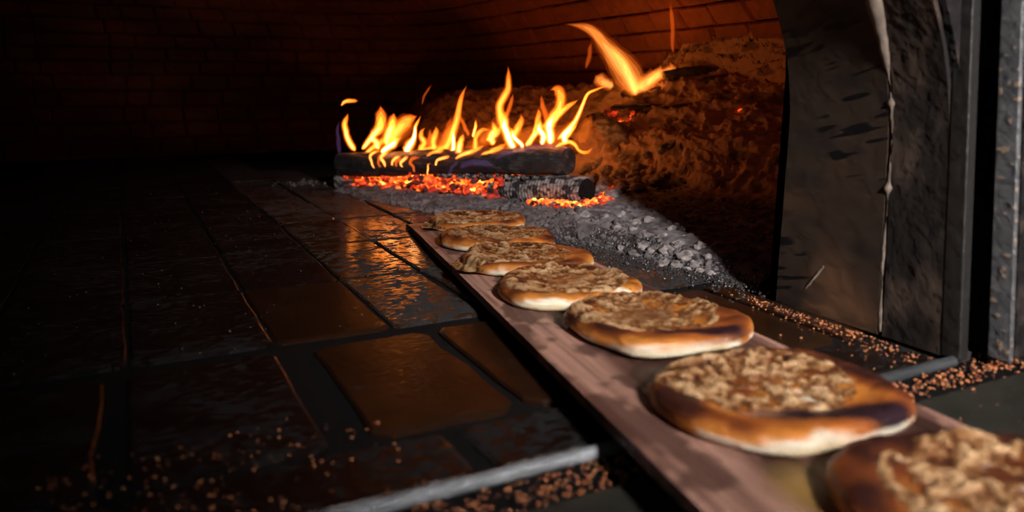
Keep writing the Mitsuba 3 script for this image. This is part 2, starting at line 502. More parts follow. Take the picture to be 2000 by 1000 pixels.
# pale ash drift along the foot of the back wall
dr_t = np.linspace(0.9, 2.7, 240)
foot = dome(dr_t, np.zeros(240), -0.012)
rad = 0.004 + 0.010 * np.clip(meshkit.fbm(np.stack([dr_t * 9, dr_t * 0, dr_t * 0], 1), 3, 5) - 0.42, 0, 1) * 3
foot[:, 2] = rad * 0.4
put('ash_drift', tube(foot, rad, 7, 0.006, 8), 'ash_mat', 'thin pale ash drift along the foot of the brick back wall', 'ash', kind='stuff', smooth=True)

# ---------------------------------------------------------------- floor: bed, tiles, threshold, ledge
put('floor', box(-1.5, 1.4, 0.418, 3.2, -0.05, -0.0045), 'black_mat', 'black sooty bed and joints of the oven hearth', 'floor', kind='structure')


def tile(x0, x1, y0, y1, seed, gap=0.0022, chip=0.0022, lift=0.0, corner=0.006):
    r = np.random.default_rng(seed)
    x0, x1, y0, y1 = x0 + gap, x1 - gap, y0 + gap, y1 - gap
    n = 5
    e = []
    c = corner
    for a, b in (((x0 + c, y0), (x1 - c, y0)), ((x1, y0 + c), (x1, y1 - c)), ((x1 - c, y1), (x0 + c, y1)), ((x0, y1 - c), (x0, y0 + c))):
        for k in range(n):
            e.append(np.array(a) + (np.array(b) - np.array(a)) * k / (n - 1))
    e = np.array(e) + r.normal(0, chip * 0.35, (len(e), 2))
    mid = e.mean(0)
    inner = mid + (e - mid) * (1 - 0.0045 / np.abs(e - mid).max())
    tilt = r.normal(0, 0.0035, 2)
    zt = lift + (inner - mid) @ tilt
    top = np.column_stack([inner, zt])
    rim = np.column_stack([e, zt - 0.0016 - np.abs(r.normal(0, 0.0005, len(e)))])
    low = np.column_stack([e, np.full(len(e), -0.03)])
    v = np.vstack([top, rim, low, [[*mid, lift]]])
    m, f = len(e), []
    for i in range(m):
        j = (i + 1) % m
        f += [(i, j, 3 * m), (m + i, m + j, j), (m + i, j, i), (2 * m + i, 2 * m + j, m + j), (2 * m + i, m + j, m + i)]
    return trimesh.Trimesh(v, f, process=False)


def toe(X, Y):
    """Metres to the right of the line along which the ash heap meets the hearth."""
    return 0.973 * (X - 0.70) + 0.231 * (Y - 0.745)


CX = [-0.62, -0.50, -0.38, -0.262, -0.143, -0.017, 0.113, 0.236, 0.347, 0.457, 0.570, 0.685]
CY = [0.742, 0.965, 1.196, 1.424, 1.655, 1.885, 2.115, 2.345, 2.575, 2.81, 3.04]
special = {(0.236, 1.196): 'tile_polished', (0.347, 0.965): 'tile_polished', (0.347, 1.196): 'tile_worn', (0.236, 0.742): 'tile_worn', (0.236, 0.965): 'tile_polished', (0.347, 0.742): 'tile_worn', (0.113, 0.742): 'tile_mouth',
           (0.236, 1.424): 'tile_worn', (0.347, 1.424): 'tile_worn'}
k = 0
for i in range(len(CX) - 1):
    for j in range(len(CY) - 1):
        x0, x1, y0, y1 = CX[i], CX[i + 1], CY[j], CY[j + 1]
        if toe(x0, y0) > 0.02 or (x1 < -0.14 * y1 - 0.1):
            continue
        k += 1
        r = np.random.default_rng(900 + k)
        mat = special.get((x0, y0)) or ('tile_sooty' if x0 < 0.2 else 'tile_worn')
        dx = r.normal(0, 0.0015)
        put('floor__tile', tile(x0 + dx, x1 + dx, y0, y1, k, gap=r.uniform(0.0012, 0.0026), lift=r.normal(0, 0.0006)), mat, smooth=12)
for n, (x0, x1) in enumerate([(-0.30, -0.165), (-0.155, -0.035), (-0.02, 0.111), (0.141, 0.263), (0.268, 0.385), (0.39, 0.505), (0.51, 0.628), (0.632, 0.668)]):
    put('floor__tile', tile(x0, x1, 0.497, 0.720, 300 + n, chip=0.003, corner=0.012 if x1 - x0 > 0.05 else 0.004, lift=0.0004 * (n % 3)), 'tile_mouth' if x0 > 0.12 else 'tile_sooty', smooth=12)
for n, (x0, x1) in enumerate([(-0.20, -0.03), (-0.02, 0.19), (0.20, 0.42), (0.43, 0.668)]):
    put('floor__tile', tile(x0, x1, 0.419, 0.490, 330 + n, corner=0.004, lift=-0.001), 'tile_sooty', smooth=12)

strip = thing('threshold_strip', 'bright worn metal strip edging the hearth across the oven mouth', 'metal strip')
xs = np.linspace(-0.22, 0.667, 120)
pts = np.stack([xs, 0.4095 + 0.0012 * (meshkit.fbm(np.stack([xs * 14, xs * 0, xs * 0], 1), 2, 2) - 0.5), 0 * xs - 0.001], 1)
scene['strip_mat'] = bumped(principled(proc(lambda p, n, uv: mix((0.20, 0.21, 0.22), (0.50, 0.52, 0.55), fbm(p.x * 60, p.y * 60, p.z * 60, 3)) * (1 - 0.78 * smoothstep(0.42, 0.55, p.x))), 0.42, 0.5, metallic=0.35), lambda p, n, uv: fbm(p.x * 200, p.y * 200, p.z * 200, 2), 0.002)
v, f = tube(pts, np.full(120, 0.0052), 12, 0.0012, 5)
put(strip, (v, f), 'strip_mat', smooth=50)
say(strip, 'bright worn metal strip edging the hearth across the oven mouth', 'metal strip')
ledge = 'stone_ledge'
put(ledge, tri(round_box(-0.9, 1.3, -0.75, 0.370, -0.05, -0.003, 0.004)), 'ledge_mat', 'dark smooth ledge in front of the threshold strip', 'ledge', kind='structure', smooth=40)
put('trim_1', box(-0.9, 0.74, 0.366, 0.420, -0.05, -0.0085), 'black_mat', 'sooty gap between the ledge and the threshold strip', 'gap', kind='structure')

# ---------------------------------------------------------------- ash heap against the right side of the oven


def heap_z(X, Y):
    s = toe(X, Y)
    z = np.interp(s, [-0.10, -0.025, -0.003, 0.03, 0.065, 0.15, 0.25, 0.30, 0.37, 0.46, 0.55, 0.65, 0.8], [-0.02, -0.006, 0.001, 0.017, 0.026, 0.036, 0.047, 0.062, 0.13, 0.19, 0.235, 0.29, 0.34])
    fire = smooth_np(1.18, 1.32, Y)                      # no steep toe below the burning log
    z = z * (1 - fire) + fire * np.interp(s, [-0.10, -0.03, 0, 0.06, 0.15, 0.25, 0.30, 0.37, 0.46, 0.55, 0.65, 0.8], [-0.02, -0.004, 0.004, 0.013, 0.025, 0.045, 0.062, 0.13, 0.19, 0.235, 0.29, 0.34])
    z = np.minimum(z, np.interp(Y, [1.25, 1.6, 2.2], [0.36, 0.235, 0.21]))
    k = smooth_np(-0.1, 0.32, X - (0.5 + 0.35 * (Y - 1.8)))
    z = np.where(Y > 1.7, z * (1 - smooth_np(1.7, 2.0, Y) * (1 - k)), z)
    return z - 0.03 * smooth_np(1.80, 1.90, Y) * smooth_np(0.62, 0.50, X - 0.3 * (Y - 1.9)) - 0.03 * smooth_np(2.0, 2.1, Y) * (1 - k)


gy, gs = np.meshgrid(np.linspace(0.62, 2.95, 430), np.linspace(-0.07, 0.95, 250), indexing='ij')
gx = 0.70 - (gy - 0.745) * 0.2374 + gs
hz = heap_z(gx, gy)
P = np.stack([gx, gy, hz], -1).reshape(-1, 3)
amp = smooth_np(-0.03, 0.06, toe(P[:, 0], P[:, 1])) * (0.35 + 0.65 * smooth_np(0.03, 0.12, P[:, 2]))
d = 0
for fq, am, sd in ((13, 0.024, 1), (30, 0.016, 2), (70, 0.013, 3), (150, 0.006, 4)):
    d = d + am * (1 - np.abs(2 * meshkit.noise(P * fq * np.array([1, 1, 0.8]) + 3.1 * sd, sd) - 1) - 0.55)
P[:, 2] += d * amp
P[:, 0] += -0.55 * d * amp
P[:, 1] += 0.02 * (meshkit.noise(P * 40, 11) - 0.5) * amp
inside = np.linalg.norm((P[:, :2] - DC) / np.array([DA, DB]), ord=DN, axis=1)
P[:, :2] = np.where((inside > 0.985)[:, None], DC + (P[:, :2] - DC) / np.maximum(inside, 1e-6)[:, None] * 0.985, P[:, :2])
heap_f = grid_faces(430, 250)
if trimesh.Trimesh(P, heap_f, process=False).face_normals[:, 2].mean() < 0:
    heap_f = heap_f[:, ::-1]
put('ash_heap', (P, heap_f), 'heap_mat', 'tall crumbly heap of ash and cinders banked against the oven wall', 'ash heap', kind='stuff', smooth=True)


def ground(x, y):
    return float(max(heap_z(np.array(x), np.array(y)), 0.0))


# loose cinders over the heap: too many to count
r = np.random.default_rng(21)
n = 8000
y = r.uniform(0.74, 2.2, n)
s = np.where(r.uniform(0, 1, n) < 0.6, np.abs(r.normal(0, 0.15, n)) - 0.02, r.uniform(0.1, 0.8, n))
x = 0.70 - (y - 0.745) * 0.2374 + s
ok = (np.linalg.norm((np.stack([x, y], 1) - DC) / np.array([DA, DB]), ord=DN, axis=1) < 0.96) & (heap_z(x, y) > 0.001)
x, y, s = x[ok], y[ok], s[ok]
size = r.lognormal(-5.75, 0.42, len(x)).clip(0.0012, 0.009)
pts = np.stack([x, y, np.maximum(heap_z(x, y), 0) + size * 0.3], 1)
cin = rock(3, 1, 0.4)
ash_like = pts[:, 2] < 0.075
put('ash_cinders', scatter(pts[ash_like], size[ash_like], cin, 4), 'ash_mat', 'small grey cinders strewn over the ash at the foot of the heap', 'cinders', kind='stuff')
put('heap_cinders', scatter(pts[~ash_like], size[~ash_like] * 1.7, cin, 5), 'heap_mat', 'brown cinders strewn over the slope of the tall heap', 'cinders', kind='stuff')

# black grit between the peel and the ash
n = 11000
y = r.uniform(0.56, 1.36, n)
s = -np.abs(r.normal(0, 0.045, n)) + 0.045
x = 0.70 - (y - 0.745) * 0.2374 + s
ok = (x < 0.66) | (y > 0.64)
x, y = x[ok], y[ok]
size = r.lognormal(-6.55, 0.4, len(x)).clip(0.0006, 0.004)
put('soot_grit', scatter(np.stack([x, y, np.maximum(heap_z(x, y), 0) + size * 0.4], 1), size, trimesh.creation.icosahedron(), 6), 'grit_mat', 'black gritty soot on the hearth between the peel and the ash', 'soot', kind='stuff')

# lumps that can be told apart
ROCKS = [rock(40 + k, 2, 0.62, (1, 0.8 + 0.05 * (k % 4), 0.62 + 0.05 * (k % 5))) for k in range(8)]
ASH_ROCK = [mikit.ply(m, 'lump_mat', smooth=45) for m in ROCKS]
HEAP_ROCK = [mikit.ply(m, 'lump_mat', smooth=45) for m in ROCKS]
CHAR_ROCK = [mikit.ply(m, 'char_mat', smooth=45) for m in ROCKS]


def lump(name, shapes, x, y, r_, label, cat, group, seed, rise=0.35):
    q = np.random.default_rng(seed)
    key = put(name, {**shapes[seed % 8], 'to_world': T().translate([x, y, ground(x, y) + r_ * rise]).rotate([0, 0, 1], q.uniform(0, 360)).rotate([1, 0, 0], q.uniform(-25, 25)).scale(r_)}, None, label, cat, group)
    return key


GREY = [(0.685, 1.118, .012), (0.692, 1.092, .014), (0.721, 1.096, .011), (0.708, 1.053, .012), (0.734, 1.045, .013), (0.726, 0.99, .012), (0.679, 0.906, .013), (0.676, 0.885, .010),
        (0.659, 0.90, .012), (0.690, 0.862, .016), (0.708, 0.862, .012), (0.664, 0.836, .010), (0.672, 0.818, .011), (0.695, 0.825, .015), (0.690, 0.800, .011), (0.722, 0.83, .013),
        (0.711, 0.797, .011), (0.688, 0.764, .008), (0.684, 0.782, .008), (0.675, 0.797, .007), (0.700, 0.93, .012), (0.715, 0.905, .011), (0.735, 0.87, .012), (0.695, 1.0, .011), (0.705, 0.965, .010),
        (0.745, 0.92, .012), (0.66, 0.935, .008), (0.75, 0.985, .013)]
for k, (x, y, r_) in enumerate(GREY):
    lump('charcoal_lump', ASH_ROCK, x, y, r_ * 0.8, 'grey ash-coated charcoal lump in the ash bank beside the peel', 'charcoal lump', 'grey lumps along the ash bank', k, 0.25)
EMBERLIT = [(0.869, 1.355, .014), (0.884, 1.339, .011), (0.885, 1.303, .013), (0.888, 1.262, .014), (0.898, 1.232, .013), (0.915, 1.24, .012), (0.938, 1.238, .011), (0.956, 1.213, .014), (0.971, 1.2, .012), (0.985, 1.19, .013),
            (0.846, 1.3, .014), (0.847, 1.246, .016), (0.835, 1.184, .013), (0.863, 1.165, .014), (0.896, 1.34, .010), (0.915, 1.283, .013), (0.86, 1.215, .012), (0.815, 1.215, .011), (0.80, 1.16, .012), (0.88, 1.20, .013), (0.905, 1.165, .012)]
for k, (x, y, r_) in enumerate(EMBERLIT):
    lump('cinder_lump', HEAP_ROCK, x - 0.006, y, r_ * 1.15, 'rounded cinder lump lit orange on the slope beside the log ends', 'cinder', 'cinders beside the log ends', k + 3, 0.85)
big = 'ash_chunk'
put(big, {**mikit.ply(rock(91, 3, 0.5, (1, 0.62, 0.55)), 'lump_mat', smooth=45), 'to_world': T().translate([0.926, 1.337, ground(0.926, 1.337) + 0.030]).rotate([0, 0, 1], -40).rotate([0, 1, 0], 28).scale(0.046)}, None,
    'large pale ash chunk lit orange, above the cinders behind the log end', 'ash chunk')

# charred slabs on top of the heap
SLABS = [(1.100, 1.43, 0.17, 0.040, 0.020, -34, 0.004, 'longest black charred slab lying along the top of the heap'),
         (1.150, 1.37, 0.15, 0.036, 0.020, -48, 0.026, 'upper black charred slab leaning on the longest one'), (1.035, 1.39, 0.15, 0.030, 0.016, -34, 0.004, 'thin charred stick below the longest slab'),
         (0.985, 1.45, 0.11, 0.028, 0.015, -28, 0.000, 'short charred piece above the red glow on the heap'), (1.055, 1.31, 0.14, 0.028, 0.016, -42, 0.004, 'low charred piece on the slope of the heap'),
         (1.165, 1.29, 0.12, 0.032, 0.018, -52, 0.012, 'charred piece at the end of the heap top by the wall')]
for k, (x, y, L, W, H, rot, up, lab) in enumerate(SLABS):
    m = tri(round_box(-L / 2, L / 2, -W / 2, W / 2, -H / 2, H / 2, H * 0.35, 8).refine_to_length(0.006))
    v = m.vertices
    v = v + np.stack([0 * v[:, 0], 0.012 * (meshkit.fbm(v * np.array([14, 60, 60]) + k, 3, k) - 0.5), 0.014 * (meshkit.fbm(v * np.array([16, 70, 60]) + 9 * k, 3, k + 5) - 0.5)], 1)
    v = v + 0.004 * (np.stack([meshkit.noise(v * 150 + q, q) for q in range(3)], 1) - 0.5)
    v = v * np.stack([0 * v[:, 0] + 1, 1 - 0.45 * np.abs(2 * v[:, 0] / L) ** 3, 1 - 0.55 * np.abs(2 * v[:, 0] / L) ** 3], 1)
    mat = T().translate([x, y, ground(x, y) + up - 0.002]).rotate([0, 0, 1], rot).rotate([0, 1, 0], -6 + 3 * (k % 4)).rotate([1, 0, 0], 20 - 12 * (k % 3))
    put('charred_slab', {**mikit.ply(trimesh.Trimesh(v, m.faces, process=False), 'char_mat', smooth=40), 'to_world': mat}, None, lab, 'charred wood')

# ---------------------------------------------------------------- the logs


def log_mesh(a, b, r0, r1, seed, seg=40, rings=90, flat=0.0, ridges=0.0, taper_end=0.0):
    a, b = np.array(a, float), np.array(b, float)
    t = (b - a) / np.linalg.norm(b - a)
    side = np.cross(t, [0, 0, 1])
    side /= np.linalg.norm(side)
    up = np.cross(side, t)
    u = np.linspace(0, 1, rings)
    th = np.arange(seg) * 2 * np.pi / seg
    U, TH = np.meshgrid(u, th, indexing='ij')
    R = r0 + (r1 - r0) * U
    cyl = np.stack([np.cos(TH), np.sin(TH), U * np.linalg.norm(b - a) / 0.05], -1)
    R = R * (1 + 0.28 * (meshkit.fbm(cyl * np.array([1.4, 1.4, 0.35]) + seed, 3, seed) - 0.5) + 0.10 * (meshkit.fbm(cyl * np.array([5, 5, 2.4]), 3, seed + 1) - 0.5))
    R = R * (1 - flat * np.clip(np.sin(TH), 0, 1) ** 2)
    if ridges:
        w = np.sin(U * np.linalg.norm(b - a) * 2 * np.pi / 0.0085 + 3 * meshkit.noise(cyl * 1.2, seed + 2))
        R = R * (1 + ridges * w)
    R = R * (1 - taper_end * np.exp(-U / 0.05)) * (1 - 0.12 * np.exp(-(1 - U) / 0.01))
    bend = 0.25 * r0 * np.sin(U * 3.1 + seed)
    P = a + (b - a) * U[..., None] + R[..., None] * (np.cos(TH)[..., None] * side + np.sin(TH)[..., None] * up) + (bend[..., None] * up)
    return P, t


def cap(P, ring, t, depth, seed, n=7, flip=False):
    """The end face of a log: rings that close towards its middle, a little hollow."""
    c = P[ring].mean(0)
    rows = []
    for k in range(n):
        q = 1 - k / (n - 1) * 0.999
        v = c + (P[ring] - c) * q
        v = v + t * (depth * (1 - q) + 0.004 * (meshkit.fbm(v * 90, 2, seed)[:, None] - 0.5))
        rows.append(v)
    V = np.array(rows).reshape(-1, 3)
    f = grid_faces(n, P.shape[1], True)
    return V, (f[:, ::-1] if flip else f)


LOG_A, LOG_B = (0.469, 1.828, 0.071), (0.752, 1.246, 0.101)
log = thing('burning_log', 'long black charred log burning across the embers under the row of flames', 'log')
P, t = log_mesh(LOG_A, LOG_B, 0.030, 0.030, 5, flat=0.12)
put(log + '__bark', (P.reshape(-1, 3), grid_faces(90, 40, True)[:, ::-1]), 'char_mat', smooth=True)
V, f = cap(P, 89, t, -0.004, 3)
put(log + '__end_face', (V, f[:, ::-1]), 'char_mat', 'dark end face of the log', smooth=True)
V, f = cap(P, 0, -t, 0.004, 4)
put(log + '__end_face', (V, f), 'char_mat', smooth=True)
# ash crust along its underside and a patch near the end
under = []
for u in np.linspace(0.50, 0.97, 42):
    q = np.array(LOG_A) + (np.array(LOG_B) - np.array(LOG_A)) * u
    side = np.cross(t, [0, 0, 1])
    for kk in range(3):
        a = -1.2 - 0.25 * kk + 0.2 * rng.normal()
        under.append(q + 0.0295 * (math.cos(a) * side / np.linalg.norm(side) + math.sin(a) * np.array([0, 0, 1])))
under = np.array(under)
put(log + '__ash_crust', scatter(under, rng.uniform(0.0035, 0.0075, len(under)), rock(12, 1, 0.4), 12), 'ashy_wood_mat', 'grey flaking ash crust', kind='stuff')

log2 = thing('short_log', 'short thick log end coated in cracked grey ash, dark round face to the peel', 'log')
P, t = log_mesh((0.690, 1.425, 0.045), (0.757, 1.186, 0.050), 0.030, 0.0255, 11, ridges=0.03, rings=150)
put(log2 + '__bark', (P.reshape(-1, 3), grid_faces(150, 40, True)[:, ::-1]), 'ashy_wood_mat', 'cracked grey ash bark', smooth=True)
V, f = cap(P, 149, t, -0.006, 6)
put(log2 + '__end_face', (V, f[:, ::-1]), 'black_mat', 'black round end face', smooth=True)
V, f = cap(P, 0, -t, 0.002, 7)
put(log2 + '__end_face', (V, f), 'ashy_wood_mat', smooth=True)

stub = thing('log_stub', 'grey ash-covered log stub under the far tip of the burning log', 'log stub')
P, t = log_mesh((0.535, 1.930, 0.022), (0.468, 1.832, 0.026), 0.026, 0.027, 21, rings=40)
put(stub + '__bark', (P.reshape(-1, 3), grid_faces(40, 40, True)[:, ::-1]), 'ashy_wood_mat', smooth=True)
V, f = cap(P, 39, t, 0.006, 8)
put(stub + '__end_face', (V, f[:, ::-1]), 'ashy_wood_mat', smooth=True)

# ---------------------------------------------------------------- embers


def glow_colour(t):
    """Radiance of an ember from dead (0) to white hot (1)."""
    t = np.clip(t, 0, 1)
    k = [0, 0.3, 0.5, 0.7, 0.88, 1.0]
    return np.stack([np.interp(t, k, [0.0, 0.02, 0.30, 1.0, 1.7, 2.6]), np.interp(t, k, [0.0, 0.001, 0.012, 0.10, 0.40, 1.0]), np.interp(t, k, [0.0, 0.0005, 0.003, 0.012, 0.035, 0.15])], -1)


def ember_bed(key, path, width, n, seed, heat, size, label, z_up=0.004, spread=1.0):
    r = np.random.default_rng(seed)
    c = spline(path, 200)
    i = r.integers(0, 200, n)
    off = r.normal(0, width, (n, 2))
    p = c[i].copy()
    p[:, 0] += off[:, 0]
    p[:, 1] += off[:, 1] * 1.2
    p[:, 2] = np.maximum(heap_z(p[:, 0], p[:, 1]), 0) + z_up * r.uniform(0, 1.6, n)
    sz = r.uniform(0.5, 1.3, n) * size
    v, f = scatter(p, sz, rock(77, 1, 0.5), seed, 0.75)
    per = len(v) // n
    fade = np.exp(-(np.linalg.norm(off, axis=1) / (2.1 * width)) ** 2)
    hot = heat * (0.35 + 0.75 * fade) + r.normal(0, 0.10, n)
    tt = np.repeat(hot, per) + 0.55 * (meshkit.fbm(v * 130, 3, seed) - 0.5)
    col = glow_colour(tt)
    put(key, (v, f), 'ember_mat', label, 'embers', kind='stuff', smooth=True, color=col, emitter={'type': 'area', 'radiance': VC, 'sampling_weight': 0.0})


ember_bed('glowing_embers', [(0.497, 1.842, .01), (0.565, 1.760, .016), (0.620, 1.655, .021), (0.665, 1.543, .023), (0.700, 1.440, .025), (0.715, 1.372, .024)], 0.016, 1000, 31, 0.66, 0.0078, 'orange glowing ember bed along the foot of the burning log', 0.012)
ember_bed('glowing_embers', [(0.500, 1.840, .01), (0.556, 1.720, .016), (0.615, 1.590, .021), (0.668, 1.470, .023), (0.706, 1.390, .025)], 0.018, 900, 32, 0.73, 0.0085, 'bright ember layer between the burning log and the ash', 0.030)
ember_bed('glowing_embers', [(0.691, 1.275, .019), (0.700, 1.215, .019), (0.716, 1.168, .019), (0.748, 1.152, .022), (0.785, 1.160, .03), (0.800, 1.19, .03)], 0.0065, 380, 33, 0.76, 0.0055, 'small ember fringe glowing under the short log', 0.006)
ember_bed('glowing_embers', [(0.925, 1.450, .14), (0.950, 1.440, .155), (0.973, 1.420, .164), (0.952, 1.380, .14)], 0.022, 420, 34, 0.53, 0.0085, 'dull red embers glowing in the heap behind the log end', 0.004)
ember_bed('glowing_embers', [(1.084, 1.152, .19), (1.087, 1.150, .194)], 0.003, 14, 35, 0.55, 0.004, 'tiny red ember high on the slope of the heap', 0.004)
ember_bed('glowing_embers', [(0.812, 1.212, .04), (0.832, 1.200, .04), (0.862, 1.250, .055), (0.885, 1.23, .06)], 0.010, 60, 36, 0.55, 0.006, 'scattered red embers among the cinder lumps', 0.004)

# ---------------------------------------------------------------- flames: nested shells of hot gas, cool outside, hot inside
HEAT = {
    'white': [(1.15, 0.00, 1.00, (0.05, 0.007, 0.0004)), (0.90, 0.00, 0.97, (0.25, 0.045, 0.002)), (0.70, 0.00, 0.90, (0.40, 0.115, 0.008)), (0.50, 0.02, 0.80, (0.50, 0.22, 0.035)), (0.34, 0.03, 0.72, (2.6, 1.30, 0.42))],
    'yellow': [(1.15, 0.00, 1.00, (0.05, 0.007, 0.0004)), (0.90, 0.00, 0.97, (0.22, 0.038, 0.002)), (0.70, 0.00, 0.90, (0.34, 0.088, 0.006)), (0.50, 0.03, 0.80, (0.40, 0.13, 0.014)), (0.30, 0.04, 0.62, (0.95, 0.40, 0.080))],
    'orange': [(1.15, 0.00, 1.00, (0.035, 0.005, 0.0003)), (0.90, 0.00, 0.97, (0.15, 0.024, 0.001)), (0.70, 0.00, 0.92, (0.22, 0.050, 0.003)), (0.50, 0.02, 0.82, (0.26, 0.075, 0.007)), (0.30, 0.05, 0.60, (0.26, 0.090, 0.014))],
    'lick': [(1.00, 0.00, 1.00, (0.12, 0.018, 0.001)), (0.75, 0.02, 0.94, (0.26, 0.065, 0.005)), (0.45, 0.05, 0.80, (0.40, 0.18, 0.035))],
    'ember': [(1.10, 0.00, 1.00, (0.045, 0.005, 0.0003)), (0.80, 0.00, 0.94, (0.07, 0.012, 0.0006)), (0.52, 0.03, 0.80, (0.08, 0.018, 0.0012))],
    'veil': [(1.10, 0.00, 1.00, (0.028, 0.004, 0.0002)), (0.80, 0.02, 0.92, (0.030, 0.006, 0.0003)), (0.52, 0.04, 0.80, (0.030, 0.008, 0.0006))],
    'soft': [(1.15, 0.00, 1.00, (0.018, 0.0028, 0.0002)), (0.92, 0.00, 0.97, (0.055, 0.012, 0.001)), (0.72, 0.00, 0.92, (0.080, 0.026, 0.003)), (0.52, 0.02, 0.82, (0.095, 0.040, 0.007)), (0.32, 0.05, 0.60, (0.11, 0.056, 0.013))],
    'red': [(1.00, 0.00, 1.00, (0.035, 0.004, 0.0003)), (0.60, 0.05, 0.90, (0.05, 0.009, 0.0006))],
    'violet': [(1.00, 0.00, 1.00, (0.0025, 0.0013, 0.0034)), (0.75, 0.03, 0.96, (0.0025, 0.0014, 0.0042)), (0.48, 0.05, 0.92, (0.003, 0.0017, 0.0055))],
}
SHELL = ['outer_glow', 'mantle', 'inner_flame', 'core', 'heart']
SIDE = np.array([0.87, 0.49, 0.0]) / np.linalg.norm([0.87, 0.49, 0.0])


def flame(kind, name, rows, seed):
    c = spline(rows, 44)
    c[:, 3] *= 1.0 if kind in ('veil', 'violet', 'lick') else 1.35
    u = np.linspace(0, 1, 44)
    c[:, :2] += 0.010 * (meshkit.fbm(np.stack([u * 3 + seed * 5.3, u * 0, u * 0], 1), 2, seed)[:, None] - 0.5) * SIDE[None, :2]
    key = thing('flame', name, 'flame')
    for part, (w, lo, hi, rad) in zip(SHELL, HEAT[kind]):
        q = np.linspace(lo, hi, 40)
        p = np.stack([np.interp(q, u, c[:, j]) for j in range(4)], 1)
        # the inner shells are set deep in the flame and wander a little inside it
        env = np.clip(np.minimum((q - lo) / 0.06 + 0.25, (hi - q) / 0.14), 0.03, 1) ** 0.6
        rr = np.maximum(p[:, 3], 0.0007) * w * env * (1 + 0.25 * (meshkit.noise(np.stack([q * 9 + seed, q * 0 + w * 7, q * 0], 1), seed) - 0.5))
        t = np.gradient(p[:, :3], axis=0)
        t /= np.linalg.norm(t, axis=1, keepdims=True) + 1e-12
        a = np.cross(t, SIDE)
        a /= np.linalg.norm(a, axis=1, keepdims=True) + 1e-12
        b = np.cross(t, a)
        th = np.arange(12) * 2 * np.pi / 12
        V = p[:, None, :3] + rr[:, None, None] * (np.cos(th)[None, :, None] * a[:, None] + 0.7 * np.sin(th)[None, :, None] * b[:, None])
        n = V.shape[0] * 12
        V = np.vstack([V.reshape(-1, 3), p[0, :3] - t[0] * rr[0] * 0.6, p[-1, :3] + t[-1] * rr[-1]])
        i = np.arange(12)
        j = (i + 1) % 12
        F = np.vstack([grid_faces(40, 12, True), np.stack([j, i, i * 0 + n], 1), np.stack([n - 12 + i, n - 12 + j, i * 0 + n + 1], 1)])
        m = trimesh.Trimesh(V, F, process=False)
        if m.volume < 0:
            m.invert()
        put(f'{key}__{part}', m, 'flame_mat', smooth=True, emitter={'type': 'area', 'radiance': rgb(*[float(x * k_) * FLAME_GAIN for x, k_ in zip(rad, (1.0, 0.84, 0.9))]), 'sampling_weight': float(0.3 + 60 * np.sqrt(m.area * sum(rad)))})


